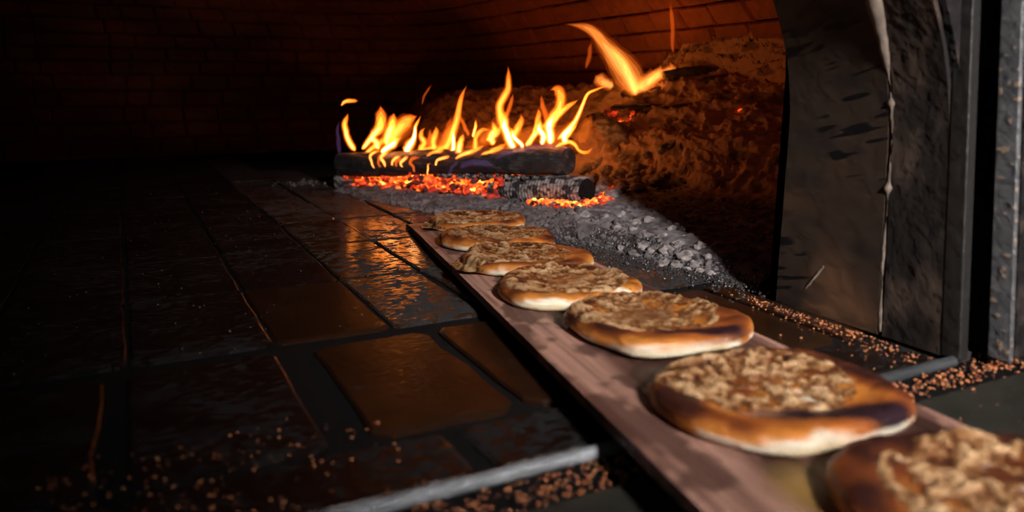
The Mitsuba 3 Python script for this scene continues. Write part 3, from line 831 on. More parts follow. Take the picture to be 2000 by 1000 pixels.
FLAME_GAIN = 2.2
FLAMES = [
    ('yellow', 'curled yellow flame standing alone at the far tip of the burning log', [[0.487,1.791,0.097,0.0044],[0.482,1.801,0.114,0.0066],[0.476,1.813,0.136,0.0066],[0.473,1.819,0.157,0.0055],[0.476,1.814,0.173,0.0036],[0.479,1.807,0.183,0.0011]]),
    ('violet', 'faint violet flame sheath at the far tip of the burning log', [[0.462,1.842,0.086,0.0048],[0.463,1.841,0.112,0.0063],[0.463,1.841,0.142,0.0048],[0.466,1.833,0.164,0.0015]]),
    ('yellow', 'broad yellow leaf-shaped flame, second tall flame from the far log tip', [[0.504,1.78,0.101,0.0033],[0.513,1.761,0.116,0.0061],[0.523,1.74,0.137,0.0082],[0.531,1.724,0.157,0.0106],[0.533,1.719,0.178,0.0109],[0.534,1.716,0.194,0.0077],[0.534,1.717,0.203,0.0018]]),
    ('yellow', 'upright yellow flame between the leaf-shaped flame and the slanting sail flame', [[0.531,1.679,0.117,0.007],[0.535,1.669,0.139,0.0107],[0.539,1.661,0.163,0.0096],[0.541,1.658,0.179,0.0065],[0.542,1.654,0.188,0.0014]]),
    ('orange', 'slanting sail-shaped orange flame leaning towards the long black log end', [[0.549,1.697,0.123,0.0071],[0.557,1.68,0.144,0.014],[0.566,1.662,0.16,0.0146],[0.575,1.644,0.173,0.0096],[0.582,1.63,0.179,0.0044],[0.586,1.622,0.182,0.001]]),
    ('white', 'white-hot wedge flame with a thin bent tip beside the sail flame', [[0.556,1.626,0.104,0.0096],[0.562,1.613,0.117,0.0099],[0.568,1.601,0.136,0.0057],[0.572,1.593,0.157,0.0034],[0.576,1.586,0.172,0.0023],[0.579,1.58,0.185,0.0008]]),
    ('white', 'small white-hot knot of flame low on the log under the leaf-shaped flame', [[0.519,1.679,0.1,0.0042],[0.527,1.663,0.111,0.0076],[0.536,1.645,0.12,0.0079],[0.541,1.634,0.129,0.0051],[0.548,1.619,0.135,0.001]]),
    ('orange', 'low orange flame rolling over the log beside the curled yellow flame', [[0.505,1.754,0.092,0.0036],[0.517,1.73,0.109,0.0054],[0.531,1.701,0.123,0.006],[0.54,1.683,0.132,0.0024]]),
    ('lick', 'first yellow lick curling up the front of the log from its far tip', [[0.497,1.668,0.065,0.0021],[0.493,1.677,0.078,0.0035],[0.492,1.677,0.09,0.0042],[0.497,1.667,0.1,0.0041],[0.507,1.646,0.106,0.0014]]),
    ('lick', 'brightest pale lick hooked over the front of the log', [[0.515,1.63,0.071,0.002],[0.513,1.636,0.08,0.0048],[0.507,1.647,0.092,0.0058],[0.513,1.635,0.101,0.0051],[0.519,1.622,0.105,0.0014]]),
    ('lick', 'middle hooked lick on the front of the log', [[0.524,1.613,0.075,0.0017],[0.522,1.615,0.082,0.0037],[0.526,1.607,0.091,0.0047],[0.535,1.59,0.097,0.0013]]),
    ('lick', 'last bright hooked lick on the front of the log', [[0.538,1.584,0.074,0.002],[0.535,1.589,0.083,0.004],[0.538,1.583,0.091,0.005],[0.546,1.567,0.098,0.0013]]),
    ('ember', 'dim orange lick hanging low on the front of the log', [[0.554,1.551,0.065,0.0013],[0.551,1.557,0.076,0.0026],[0.546,1.568,0.085,0.003],[0.549,1.561,0.094,0.0033],[0.561,1.535,0.098,0.001]]),
    ('ember', 'thin dim lick between the first two hooked licks on the log', [[0.507,1.648,0.07,0.0017],[0.502,1.656,0.081,0.0024],[0.505,1.651,0.093,0.0031],[0.509,1.643,0.1,0.001]]),
    ('ember', 'short dim lick between the last two hooked licks on the log', [[0.53,1.6,0.074,0.0013],[0.529,1.602,0.083,0.003],[0.532,1.595,0.09,0.003],[0.538,1.584,0.093,0.0008]]),
    ('orange', 'low dull orange flame band lying along the top of the log', [[0.569,1.645,0.091,0.0035],[0.58,1.623,0.099,0.0058],[0.59,1.601,0.107,0.0058],[0.605,1.572,0.114,0.0047],[0.615,1.552,0.12,0.0017]]),
    ('ember', 'short dim orange flame behind the low orange band', [[0.605,1.594,0.11,0.0041],[0.604,1.595,0.127,0.0051],[0.605,1.593,0.142,0.0041],[0.604,1.596,0.155,0.0008]]),
    ('orange', 'low orange lick sweeping up from the log towards the tall thin flame', [[0.58,1.555,0.094,0.003],[0.588,1.538,0.105,0.0049],[0.598,1.516,0.115,0.0059],[0.606,1.5,0.127,0.0019]]),
    ('orange', 'tall thin orange flame with a pointed tip, in the middle of the log', [[0.613,1.554,0.1,0.0067],[0.62,1.54,0.119,0.0083],[0.626,1.527,0.137,0.0086],[0.632,1.516,0.161,0.0075],[0.636,1.507,0.182,0.0062],[0.639,1.502,0.206,0.0048],[0.642,1.494,0.23,0.0032],[0.647,1.485,0.249,0.0008]]),
    ('white', 'bright white stem flame at the foot of the tall thin flame', [[0.616,1.503,0.092,0.0042],[0.618,1.498,0.107,0.0065],[0.62,1.495,0.13,0.0045],[0.619,1.496,0.152,0.0036],[0.621,1.492,0.172,0.0016]]),
    ('ember', 'dim orange blade of flame behind the tall thin flame', [[0.616,1.594,0.093,0.0041],[0.626,1.575,0.118,0.0075],[0.632,1.562,0.145,0.0067],[0.635,1.555,0.169,0.0043],[0.638,1.549,0.181,0.0008]]),
    ('yellow', 'short fat yellow flame beside the bright stem flame', [[0.617,1.478,0.106,0.0048],[0.623,1.467,0.125,0.007],[0.625,1.461,0.14,0.0048],[0.627,1.457,0.152,0.0009]]),
    ('orange', 'orange flame that bends over at its top, between the two tallest flames', [[0.634,1.489,0.096,0.0026],[0.643,1.471,0.108,0.0048],[0.651,1.454,0.122,0.0051],[0.651,1.453,0.138,0.0045],[0.656,1.444,0.154,0.0041],[0.662,1.431,0.16,0.0028],[0.67,1.415,0.16,0.0006]]),
    ('yellow', 'thin yellow needle of flame above the bent-over flame', [[0.66,1.481,0.142,0.0029],[0.662,1.477,0.162,0.0029],[0.664,1.472,0.179,0.0006]]),
    ('ember', 'dim orange needle of flame leaning back from the tall thin flame', [[0.66,1.504,0.144,0.0023],[0.655,1.514,0.16,0.0036],[0.65,1.523,0.176,0.003],[0.647,1.531,0.186,0.0007]]),
    ('white', 'white-hot lower body of the tallest flame on the log', [[0.697,1.36,0.124,0.0055],[0.692,1.369,0.139,0.0083],[0.688,1.378,0.157,0.0089],[0.684,1.386,0.175,0.008],[0.683,1.389,0.191,0.0071],[0.681,1.391,0.203,0.0065]]),
    ('orange', 'orange waving tip of the tallest flame on the log', [[0.686,1.394,0.165,0.0056],[0.683,1.399,0.188,0.0068],[0.683,1.399,0.206,0.0074],[0.687,1.391,0.226,0.0068],[0.691,1.384,0.244,0.0055],[0.692,1.381,0.262,0.0043],[0.691,1.383,0.286,0.0008]]),
    ('white', 'white-hot second foot of the tallest flame', [[0.7,1.33,0.13,0.0033],[0.695,1.341,0.139,0.0045],[0.689,1.353,0.152,0.0039],[0.684,1.363,0.167,0.0021]]),
    ('orange', 'orange side branch sweeping up into the tallest flame', [[0.67,1.438,0.138,0.0022],[0.677,1.423,0.145,0.0044],[0.684,1.409,0.158,0.0044],[0.687,1.402,0.171,0.0019]]),
    ('ember', 'dim orange spur beside the tip of the tallest flame', [[0.698,1.404,0.186,0.0034],[0.703,1.393,0.205,0.0037],[0.705,1.388,0.22,0.0028],[0.706,1.385,0.233,0.0006]]),
    ('orange', 'long low orange flame running up the log to the tallest flame', [[0.647,1.416,0.099,0.0022],[0.649,1.411,0.109,0.0041],[0.658,1.394,0.117,0.004],[0.668,1.372,0.127,0.0046],[0.675,1.359,0.137,0.0015]]),
    ('orange', 'long low orange flame running along the log below the bent-over flame', [[0.615,1.471,0.097,0.0022],[0.622,1.457,0.107,0.0038],[0.63,1.439,0.114,0.0041],[0.642,1.415,0.123,0.0031],[0.65,1.399,0.132,0.0009]]),
    ('orange', 'thin orange stalk flame with a bulb tip beside the branched flame', [[0.718,1.338,0.132,0.0027],[0.721,1.332,0.148,0.0033],[0.724,1.327,0.168,0.0033],[0.726,1.322,0.184,0.0045],[0.728,1.319,0.197,0.0045],[0.728,1.318,0.206,0.0012]]),
    ('white', 'white-hot stem of the branched flame near the log end', [[0.733,1.284,0.138,0.0053],[0.733,1.286,0.15,0.0089],[0.732,1.287,0.169,0.0092],[0.735,1.28,0.187,0.0079],[0.74,1.271,0.2,0.0064]]),
    ('orange', 'rounded orange head of the branched flame near the log end', [[0.737,1.289,0.169,0.0065],[0.74,1.283,0.188,0.0088],[0.745,1.272,0.207,0.0079],[0.746,1.27,0.224,0.0084],[0.744,1.274,0.237,0.0079],[0.74,1.282,0.242,0.0053],[0.736,1.291,0.238,0.0012]]),
    ('ember', 'dim orange twin tongue beside the head of the branched flame', [[0.744,1.308,0.177,0.0036],[0.739,1.318,0.197,0.0051],[0.737,1.323,0.213,0.0039],[0.736,1.325,0.231,0.0006]]),
    ('orange', 'orange branch slanting away from the branched flame', [[0.743,1.288,0.181,0.0038],[0.749,1.274,0.197,0.0053],[0.757,1.259,0.209,0.0044],[0.762,1.248,0.216,0.0026],[0.766,1.239,0.223,0.0006]]),
    ('yellow', 'yellow flame sloping up from the log into the branched flame', [[0.714,1.347,0.131,0.0037],[0.72,1.334,0.148,0.0055],[0.729,1.316,0.165,0.0051],[0.736,1.302,0.177,0.0024]]),
    ('yellow', 'long thin yellow lash of flame whipping towards the upper flame', [[0.736,1.256,0.149,0.002],[0.742,1.243,0.161,0.0038],[0.75,1.227,0.177,0.0043],[0.756,1.215,0.197,0.0037],[0.759,1.208,0.214,0.0028],[0.763,1.2,0.234,0.0022],[0.77,1.185,0.241,0.0017],[0.783,1.16,0.249,0.0004]]),
    ('orange', 'short orange flame along the foot of the long thin lash', [[0.752,1.268,0.144,0.0021],[0.757,1.258,0.154,0.0026],[0.763,1.245,0.171,0.002],[0.768,1.236,0.182,0.0006]]),
    ('orange', 'orange flame lapping over the dark end of the log', [[0.734,1.261,0.134,0.002],[0.74,1.248,0.141,0.0035],[0.748,1.232,0.145,0.0035],[0.752,1.222,0.141,0.0032],[0.756,1.215,0.131,0.0026],[0.762,1.202,0.127,0.0026],[0.77,1.186,0.14,0.0006]]),
    ('violet', 'faint violet flame skirt on the front of the log', [[0.606,1.431,0.082,0.0031],[0.612,1.42,0.092,0.0069],[0.624,1.395,0.097,0.0077],[0.636,1.37,0.097,0.0085],[0.644,1.353,0.094,0.003]]),
    ('violet', 'faint violet flame veil along the top edge of the log end', [[0.651,1.362,0.105,0.0024],[0.66,1.343,0.116,0.0054],[0.675,1.312,0.126,0.0056],[0.693,1.276,0.134,0.0052],[0.71,1.241,0.137,0.0043],[0.732,1.196,0.132,0.0011]]),
    ('violet', 'faint violet flame drip low on the front of the log', [[0.593,1.458,0.067,0.0013],[0.595,1.454,0.08,0.0038],[0.601,1.443,0.09,0.0041],[0.605,1.435,0.099,0.0013]]),
    ('orange', 'detached scrap of orange flame floating above the curled yellow flame', [[0.479,1.854,0.2,0.0011],[0.483,1.844,0.208,0.003],[0.492,1.827,0.212,0.0037],[0.503,1.804,0.212,0.0011]]),
    ('red', 'dim red wisp of flame floating above the sail flame', [[0.6,1.627,0.206,0.0007],[0.603,1.62,0.223,0.002],[0.609,1.609,0.238,0.002],[0.613,1.6,0.249,0.0005]]),
    ('veil', 'faint broad orange flame veil behind the leaf-shaped flame', [[0.511,1.776,0.082,0.011],[0.53,1.737,0.11,0.0197],[0.555,1.685,0.134,0.0211],[0.577,1.64,0.156,0.012],[0.588,1.619,0.17,0.0017]]),
    ('veil', 'faint broad orange flame veil behind the tall thin flame', [[0.597,1.6,0.09,0.0103],[0.613,1.566,0.116,0.0185],[0.625,1.541,0.143,0.0133],[0.635,1.521,0.17,0.0033]]),
    ('veil', 'faint broad orange flame veil behind the bent-over flame', [[0.644,1.503,0.093,0.0099],[0.659,1.472,0.121,0.0178],[0.674,1.441,0.144,0.0127],[0.681,1.427,0.164,0.0016]]),
    ('veil', 'faint broad orange flame veil between the tallest and the branched flame', [[0.695,1.398,0.118,0.0094],[0.707,1.373,0.138,0.017],[0.717,1.353,0.154,0.0138],[0.727,1.333,0.173,0.0015]]),
    ('veil', 'faint broad orange flame veil behind the long thin lash', [[0.738,1.309,0.132,0.009],[0.751,1.283,0.151,0.0149],[0.761,1.261,0.17,0.0103],[0.772,1.24,0.191,0.0014]]),
    ('lick', 'tiny bright lick under the log above the embers', [[0.57,1.517,0.062,0.0013],[0.569,1.52,0.072,0.0026],[0.57,1.517,0.08,0.0023],[0.573,1.511,0.089,0.0006]]),
    ('lick', 'small bright lick on the log crest beside the low orange band', [[0.58,1.497,0.09,0.0013],[0.579,1.499,0.085,0.0023],[0.582,1.493,0.095,0.0035],[0.591,1.475,0.102,0.0041],[0.598,1.46,0.106,0.0009]]),
    ('orange', 'low orange flame behind the log, in front of the dim blade', [[0.626,1.619,0.108,0.0052],[0.624,1.623,0.125,0.0069],[0.628,1.616,0.142,0.0059],[0.626,1.618,0.159,0.0014]]),
    ('yellow', 'low orange flame behind the log beside the bent-over flame', [[0.7,1.467,0.126,0.0055],[0.696,1.475,0.14,0.0075],[0.701,1.465,0.158,0.0058],[0.698,1.471,0.174,0.0013]]),
    ('orange', 'low orange flame behind the log beside the feet of the tallest flame', [[0.721,1.436,0.131,0.0048],[0.726,1.425,0.147,0.008],[0.731,1.414,0.163,0.007],[0.735,1.407,0.182,0.0038],[0.734,1.409,0.191,0.0009]]),
    ('white', 'low orange flame behind the log between the stalk and the branched flame', [[0.754,1.356,0.132,0.0047],[0.756,1.353,0.147,0.0071],[0.752,1.36,0.165,0.0053],[0.755,1.353,0.184,0.0012]]),
    ('white', 'low orange flame behind the log at the foot of the long lash', [[0.781,1.3,0.138,0.0046],[0.778,1.307,0.149,0.0067],[0.784,1.295,0.165,0.006],[0.787,1.288,0.183,0.0015]]),
    ('yellow', 'low orange flame behind the log under the leaf-shaped flame', [[0.545,1.786,0.099,0.0055],[0.543,1.79,0.113,0.0074],[0.536,1.804,0.127,0.0056],[0.539,1.798,0.146,0.0011]]),
    ('orange', 'low orange flame behind the log beside the short dim flame', [[0.605,1.662,0.105,0.0053],[0.611,1.651,0.12,0.007],[0.608,1.657,0.134,0.0053],[0.614,1.643,0.155,0.001]]),
    ('veil', 'faint orange veil of flame between the log end and the heap', [[0.8,1.284,0.138,0.0091],[0.803,1.278,0.156,0.015],[0.807,1.269,0.174,0.0119],[0.812,1.26,0.192,0.0015]]),
    ('veil', 'faint orange veil of flame between the bent-over flame and the heap', [[0.691,1.509,0.13,0.0133],[0.706,1.479,0.154,0.0196],[0.718,1.453,0.174,0.0145],[0.724,1.442,0.2,0.0016]]),
    ('soft', 'big peach-orange flame on top of the heap, bent to a thin tip', [[1.055,1.437,0.223,0.0061],[1.046,1.442,0.239,0.0182],[1.034,1.448,0.262,0.0243],[1.015,1.458,0.29,0.0258],[0.996,1.467,0.315,0.0197],[0.978,1.476,0.338,0.0132],[0.963,1.484,0.358,0.01],[0.945,1.493,0.372,0.0072],[0.924,1.504,0.378,0.0044],[0.897,1.517,0.381,0.0008]]),
    ('soft', 'pale bright heart inside the big flame on top of the heap', [[1.041,1.439,0.225,0.0049],[1.037,1.441,0.247,0.0089],[1.023,1.448,0.278,0.0093],[1.005,1.457,0.309,0.008],[0.982,1.469,0.336,0.0052]]),
    ('soft', 'small rounded flame knob at the foot of the big upper flame', [[1.004,1.474,0.247,0.0081],[0.989,1.482,0.253,0.011],[0.976,1.488,0.263,0.0122],[0.969,1.492,0.27,0.0028]]),
    ('soft', 'orange side fork of the big flame on top of the heap', [[1.051,1.439,0.225,0.0081],[1.06,1.435,0.247,0.015],[1.074,1.428,0.262,0.0133],[1.087,1.421,0.275,0.0097],[1.093,1.418,0.294,0.0016]]),
    ('soft', 'ragged outer tip of the upper flame reaching over the charred slabs', [[1.073,1.434,0.251,0.0081],[1.091,1.425,0.27,0.0105],[1.107,1.417,0.276,0.0093],[1.119,1.41,0.284,0.0081],[1.113,1.413,0.3,0.0016]]),
    ('red', 'thin dim red streamer high above the charred slabs', [[1.13,1.421,0.318,0.0012],[1.127,1.423,0.341,0.0036],[1.126,1.423,0.372,0.0044],[1.123,1.425,0.403,0.0036],[1.119,1.427,0.43,0.0008]]),
    ('red', 'thin dim red thread beside the bent tip of the big upper flame', [[0.954,1.511,0.285,0.001],[0.958,1.509,0.304,0.0041],[0.962,1.506,0.324,0.0041],[0.964,1.505,0.344,0.0008]]),
]
for k, (kind, name, rows) in enumerate(FLAMES):
    flame(kind, name, rows, k + 1)

# ---------------------------------------------------------------- the peel with its seven flatbreads


def peel_z(y):
    return 0.0128 + (1.262 - y) * 0.0176


def peel_pt(l, s):
    """A point of the board: l metres from its far edge towards the handle, s across (0 left edge, 1 right edge)."""
    y = 1.262 - l
    left = 0.434 - 0.180 * l
    right = 0.595 - 0.118 * l
    return left + (right - left) * s, y - 0.05 * (s - 0.5) * 0.5


def board_mesh(l0, l1, nl, ns, thick, squeeze=None):
    rows = []
    for l in np.linspace(l0, l1, nl):
        for s in np.linspace(0, 1, ns):
            ss = s if squeeze is None else 0.5 + (s - 0.5) * squeeze(l)
            x, y = peel_pt(l, ss)
            rows.append((x, y, peel_z(y)))
    Pp = np.array(rows)
    # worn rounded edges
    S = np.tile(np.linspace(0, 1, ns), nl)
    Lr = np.repeat(np.linspace(l0, l1, nl), ns)
    Pp[:, 2] -= 0.0012 * (np.abs(S - 0.5) > 0.499)
    Pp[:, 2] -= 0.006 * np.exp(-(Lr - l0) / 0.02) * (l0 == 0)
    Pp[:, 2] += 0.0006 * (meshkit.noise(Pp * np.array([60, 8, 0]), 4) - 0.5)
    low = Pp.copy()
    low[:, 2] = np.minimum(Pp[:, 2] - 0.001, np.array([peel_z(q) for q in Pp[:, 1]]) - thick)
    n, f = len(Pp), grid_faces(nl, ns)
    loop = [r_ * ns for r_ in range(nl)] + [(nl - 1) * ns + c_ for c_ in range(1, ns)] + [r_ * ns + ns - 1 for r_ in range(nl - 2, -1, -1)] + [c_ for c_ in range(ns - 2, 0, -1)]
    edge = []
    for a, b in zip(loop, loop[1:] + loop[:1]):
        edge += [(a, b, b + n), (a, b + n, a + n)]
    m = trimesh.Trimesh(np.vstack([Pp, low]), np.vstack([f[:, ::-1], f + n, np.array(edge)[:, ::-1]]), process=False)
    if m.volume < 0:
        m.invert()
    return m


peel = thing('bread_peel', 'long wooden peel board, dark along its middle, reaching into the oven under the row of flatbreads', 'peel')
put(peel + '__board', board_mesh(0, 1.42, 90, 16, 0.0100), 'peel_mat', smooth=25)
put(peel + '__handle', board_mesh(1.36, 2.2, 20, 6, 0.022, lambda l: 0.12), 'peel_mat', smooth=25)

XA = np.array([0.895, -0.446])                          # a bread's long direction on the board
YA = np.array([0.446, 0.895])


def bread(i, cx, cy, a, b, turn, seed, label, tilt=0.0, rise=0.0, top=(0.0, 0.004, 0.74, 0.70), wet=0.0, gold=0.0, bar=None, spill=0.0, thick=1.0, outline=None, roast=1.0):
    key = thing('flatbread', label, 'flatbread', 'flatbreads in a row on the peel')
    nt, nr = 200, 60
    th = np.arange(nt) * 2 * np.pi / nt
    cth, sth = np.cos(th), np.sin(th)
    ex = 2.35
    rad = 1 / (np.abs(cth) ** ex + np.abs(sth) ** ex) ** (1 / ex)
    rad = rad * (1 + 0.085 * (meshkit.fbm(np.stack([cth * 1.1 + seed, sth * 1.1, cth * 0], 1), 2, seed) - 0.5) * 2 + 0.02 * (meshkit.fbm(np.stack([cth * 5, sth * 5, cth * 0 + seed], 1), 2, seed) - 0.5))
    if outline:                                         # (degrees, metres) round the edge, smoothed
        from scipy.interpolate import PchipInterpolator
        o = np.array(outline, float)
        ang_ = np.concatenate([o[:, 0] - 360, o[:, 0], o[:, 0] + 360])
        rr_ = PchipInterpolator(ang_, np.tile(o[:, 1], 3))(np.degrees((th + np.pi) % (2 * np.pi) - np.pi))
        ker = np.hanning(13)
        rr_ = np.convolve(np.concatenate([rr_[-6:], rr_, rr_[:6]]), ker / ker.sum(), 'valid')
        rad = rr_ / np.hypot(a * cth, b * sth) * (1 + 0.02 * (meshkit.fbm(np.stack([cth * 5, sth * 5, cth * 0 + seed], 1), 2, seed) - 0.5))
    # profile: middle -> rim -> side -> underside
    pr = [(0.0, .0125), (.30, .0125), (.48, .0128), (.60, .0136), (.70, .0152), (.78, .0166), (.86, .0170), (.92, .0160), (.965, .0138), (.99, .0105), (1.0, .0068), (.985, .0030), (.95, .0008), (.88, .0), (.4, .0), (0.0, .0)]
    pr = np.array(pr)
    t = np.concatenate([[0], np.cumsum(np.hypot(np.diff(pr[:, 0]), np.diff(pr[:, 1]) * 6))])
    tt = np.linspace(0, t[-1], nr)
    rho, hz_ = np.interp(tt, t, pr[:, 0]), np.interp(tt, t, pr[:, 1]) * thick
    topside = tt < np.interp(1.0, [0, 1], [0, t[10]])
    RHO, TH = np.meshgrid(rho, th, indexing='ij')
    HZ = np.repeat(hz_[:, None], nt, 1)
    TOPM = np.repeat(topside[:, None], nt, 1)
    X, Y = RHO * rad * np.cos(TH) * a, RHO * rad * np.sin(TH) * b
    q = np.stack([X * 28 + seed, Y * 28, HZ * 28], -1)
    low = meshkit.fbm(q, 3, seed) - 0.5
    fine = meshkit.fbm(q * 5, 3, seed + 3) - 0.5
    lift = np.where(TOPM, smooth_np(0.2, 0.8, RHO), 0)
    HZ = HZ + lift * (0.008 * low + 0.0025 * fine) * smooth_np(0.002, 0.012, HZ)
    HZ = np.maximum(HZ, 0)
    V = np.stack([X, Y, HZ], -1)
    # colours of the crust: pale dough low on the sides, golden, brown and burnt towards the top
    white, cream, golden, brown, burnt = (np.array(c) for c in ((0.80, 0.74, 0.58), (0.70, 0.56, 0.34), (0.50, 0.175, 0.030), (0.19, 0.045, 0.012), (0.04, 0.012, 0.008)))
    patch = meshkit.fbm(np.stack([X * 22 + 2 * seed, Y * 22, X * 0 + seed], -1), 3, seed + 21)
    rim = np.clip(HZ / (0.0150 * thick), 0, 1.2)
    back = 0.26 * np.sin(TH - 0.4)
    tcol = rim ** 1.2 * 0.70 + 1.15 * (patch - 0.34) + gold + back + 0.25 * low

    def ramp(x, stops):
        xs_ = [s_[0] for s_ in stops]
        return np.stack([np.interp(x, xs_, [s_[1][c_] for s_ in stops]) for c_ in range(3)], -1)

    col = ramp(tcol, [(0.0, cream), (0.12, white), (0.30, white), (0.42, golden * 1.15), (0.62, golden), (0.86, brown), (1.10, burnt)])
    if bar:                                             # a scorched bar where the lip touched the hot iron
        bx, by, wx, wy, k_ = bar
        bend = 0.10 * ((X / a - bx) / wx) ** 2
        mark = k_ * np.exp(-np.abs((X / a - bx) / wx) ** 4) * np.exp(-np.abs((Y / b - by - bend * 0.5) / wy) ** 3) * TOPM
        mark = np.clip(mark * (1.0 + 1.2 * (patch - 0.4)), 0, 1)[..., None]
        halo = np.clip(1.5 * k_ * np.exp(-np.abs((X / a - bx) / (wx * 1.25)) ** 4) * np.exp(-np.abs((Y / b - by) / (wy * 1.6)) ** 3) * TOPM, 0, 1)[..., None]
        col = col * (1 - 0.8 * halo) + 0.8 * halo * np.array([0.34, 0.085, 0.016])
        col = col * (1 - mark) + mark * np.array([0.022, 0.009, 0.013])
    col *= (0.85 + 0.5 * (fine + 0.3))[..., None]

    def place(v, dz=0.0):
        c_, s_ = math.cos(turn), math.sin(turn)
        x_, y_ = v[..., 0] * c_ - v[..., 1] * s_, v[..., 0] * s_ + v[..., 1] * c_
        xy = np.array([cx, cy]) + x_[..., None] * XA + y_[..., None] * YA
        z = v[..., 2] + peel_z(xy[..., 1]) + rise + dz + tilt * (y_ - y_.min())
        return np.concatenate([xy, z[..., None]], -1).reshape(-1, 3)

    ff = grid_faces(nr, nt, True)
    m = trimesh.Trimesh(place(V), ff, process=False)
    if m.volume < 0:
        ff = ff[:, ::-1]
    put(key + '__crust', (m.vertices, ff), 'crust_mat', smooth=True, color=col.reshape(-1, 3).clip(0, 1))
    # the filling: a lumpy sheet in the hollow
    ox, oy, fa, fb = top
    nt2, nr2 = 240, 80
    th = np.arange(nt2) * 2 * np.pi / nt2
    rr = np.linspace(0, 1, nr2)
    RR, TH = np.meshgrid(rr, th, indexing='ij')
    edge = 1 + 0.16 * (meshkit.fbm(np.stack([np.cos(th) * 1.6 + 3 * seed, np.sin(th) * 1.6, th * 0], 1), 3, seed + 7) - 0.5)
    edge = edge + spill * np.exp(-(np.angle(np.exp(1j * (th - 3.75))) / 0.75) ** 2)
    X, Y = ox + RR * edge * np.cos(TH) * fa * a, oy + RR * edge * np.sin(TH) * fb * b
    rho_h = np.hypot(X / a, Y / b)
    ang = np.arctan2(Y / b, X / a)
    rho_h = rho_h / np.interp(ang, np.concatenate([np.linspace(-np.pi, np.pi, 200, endpoint=False)]), np.interp(np.mod(np.linspace(-np.pi, np.pi, 200, endpoint=False), 2 * np.pi), np.arange(200) * 2 * np.pi / 200, rad))
    base = np.interp(rho_h, pr[:11, 0], pr[:11, 1]) * thick
    q = np.stack([X * 28 + seed, Y * 28, base * 28], -1)
    base = base + smooth_np(0.2, 0.8, rho_h) * 0.008 * (meshkit.fbm(q, 3, seed) - 0.5)
    g = np.stack([X + seed, Y, X * 0], -1)
    lump_ = meshkit.fbm(g * 75, 3, seed + 11)
    lump2 = meshkit.fbm(g * 150, 2, seed + 17)
    crumb = 1 - np.abs(2 * meshkit.noise(g * 190, seed + 12) - 1)
    micro = meshkit.fbm(g * 420, 2, seed + 13)
    dry = 1 - wet * np.exp(-(np.hypot((X - ox) / (0.40 * a), (Y - oy + 0.006) / (0.36 * b))) ** 2)
    h = 0.0006 + dry * (0.0068 * (lump_ - 0.48) + 0.0048 * (lump2 - 0.5) + 0.0020 * (crumb - 0.4)) + 0.0012 * dry * (micro - 0.5)
    Z = base + np.maximum(h, -0.0045) * smooth_np(1.0, 0.90, RR) - 0.0022 * smooth_np(0.93, 1.0, RR)
    tone = smooth_np(0.385, 0.65, lump_ * 0.36 + lump2 * 0.34 + crumb * 0.14 + micro * 0.16)
    c0, c1, c2, c3 = (np.array(c) for c in ((0.030, 0.008, 0.003), (0.12, 0.040, 0.013), (0.31, 0.145, 0.055), (0.56, 0.35, 0.18)))
    warm = meshkit.fbm(g * 30, 2, seed + 15)
    colt = ramp(tone, [(0, c0), (0.28, c1), (0.62, c2), (1.0, c3)])
    colt = colt * (1 - 0.35 * smooth_np(0.5, 0.7, warm)[..., None]) + np.array([0.20, 0.075, 0.025]) * 0.35 * smooth_np(0.5, 0.7, warm)[..., None]
    colt = colt * dry[..., None] + np.array([0.20, 0.085, 0.035]) * (1 - dry[..., None])
    Vt = place(np.stack([X, Y, Z], -1))
    ff = grid_faces(nr2, nt2, True)
    nrm = np.cross(Vt[ff[0, 1]] - Vt[ff[0, 0]], Vt[ff[0, 2]] - Vt[ff[0, 0]])
    tst = trimesh.Trimesh(Vt, ff, process=False)
    if tst.face_normals[np.isfinite(tst.face_normals).all(1)][:, 2].mean() < 0:
        ff = ff[:, ::-1]
    put(key + '__filling', (Vt, ff), 'topping_mat', 'lumpy browned filling', smooth=True, color=(colt * roast).reshape(-1, 3).clip(0, 1))
    return key


bread(0, 0.524, 1.160, 0.084, 0.070, 0.00, 1, 'flatbread at the far tip of the peel, nearest the fire', gold=0.24, top=(-0.008, 0.004, 0.92, 0.90), spill=0.22, roast=0.66)
bread(1, 0.483, 1.002, 0.085, 0.074, 0.05, 2, 'second flatbread from the fire, wholly browned', gold=0.28, top=(-0.002, 0.006, 0.86, 0.84), spill=0.08, rise=0.001, roast=0.62)
bread(2, 0.450, 0.850, 0.085, 0.076, -0.04, 3, 'third flatbread from the fire, crumbly grey-brown flank and toasted end', gold=0.17, top=(-0.012, 0.004, 0.86, 0.86), spill=0.20, rise=0.001, roast=0.72)
bread(3, 0.4296, 0.7061, 0.0815, 0.083, 0.0, 4, 'fourth flatbread from the fire, greasy hollow and a white patch on its side', gold=0.03, roast=0.85, top=(-0.003, 0.006, 0.90, 0.88), wet=0.7, spill=0.08,
      outline=[(-147, .0859), (-125, .0930), (-107, .0897), (-89, .0811), (-61, .0714), (-15, .0824), (20, .074), (46, .0709), (77, .0834), (103, .0860), (130, .0840), (168, .0785)])
bread(4, 0.4226, 0.5402, 0.0872, 0.0847, 0.0, 5, 'fifth flatbread from the fire, glossy dark hollow and a singed lip', gold=0.04, roast=0.85, top=(-0.008, 0.016, 0.84, 0.74), wet=0.85, bar=(0.34, -0.60, 0.46, 0.15, 1.1), rise=0.002,
      outline=[(-168, .0763), (-131, .0766), (-109, .0893), (-92, .0830), (-65, .0768), (-36, .0865), (-5, .0875), (9, .0801), (36, .0715), (76, .0794), (104, .0872), (135, .0850), (162, .0870)])
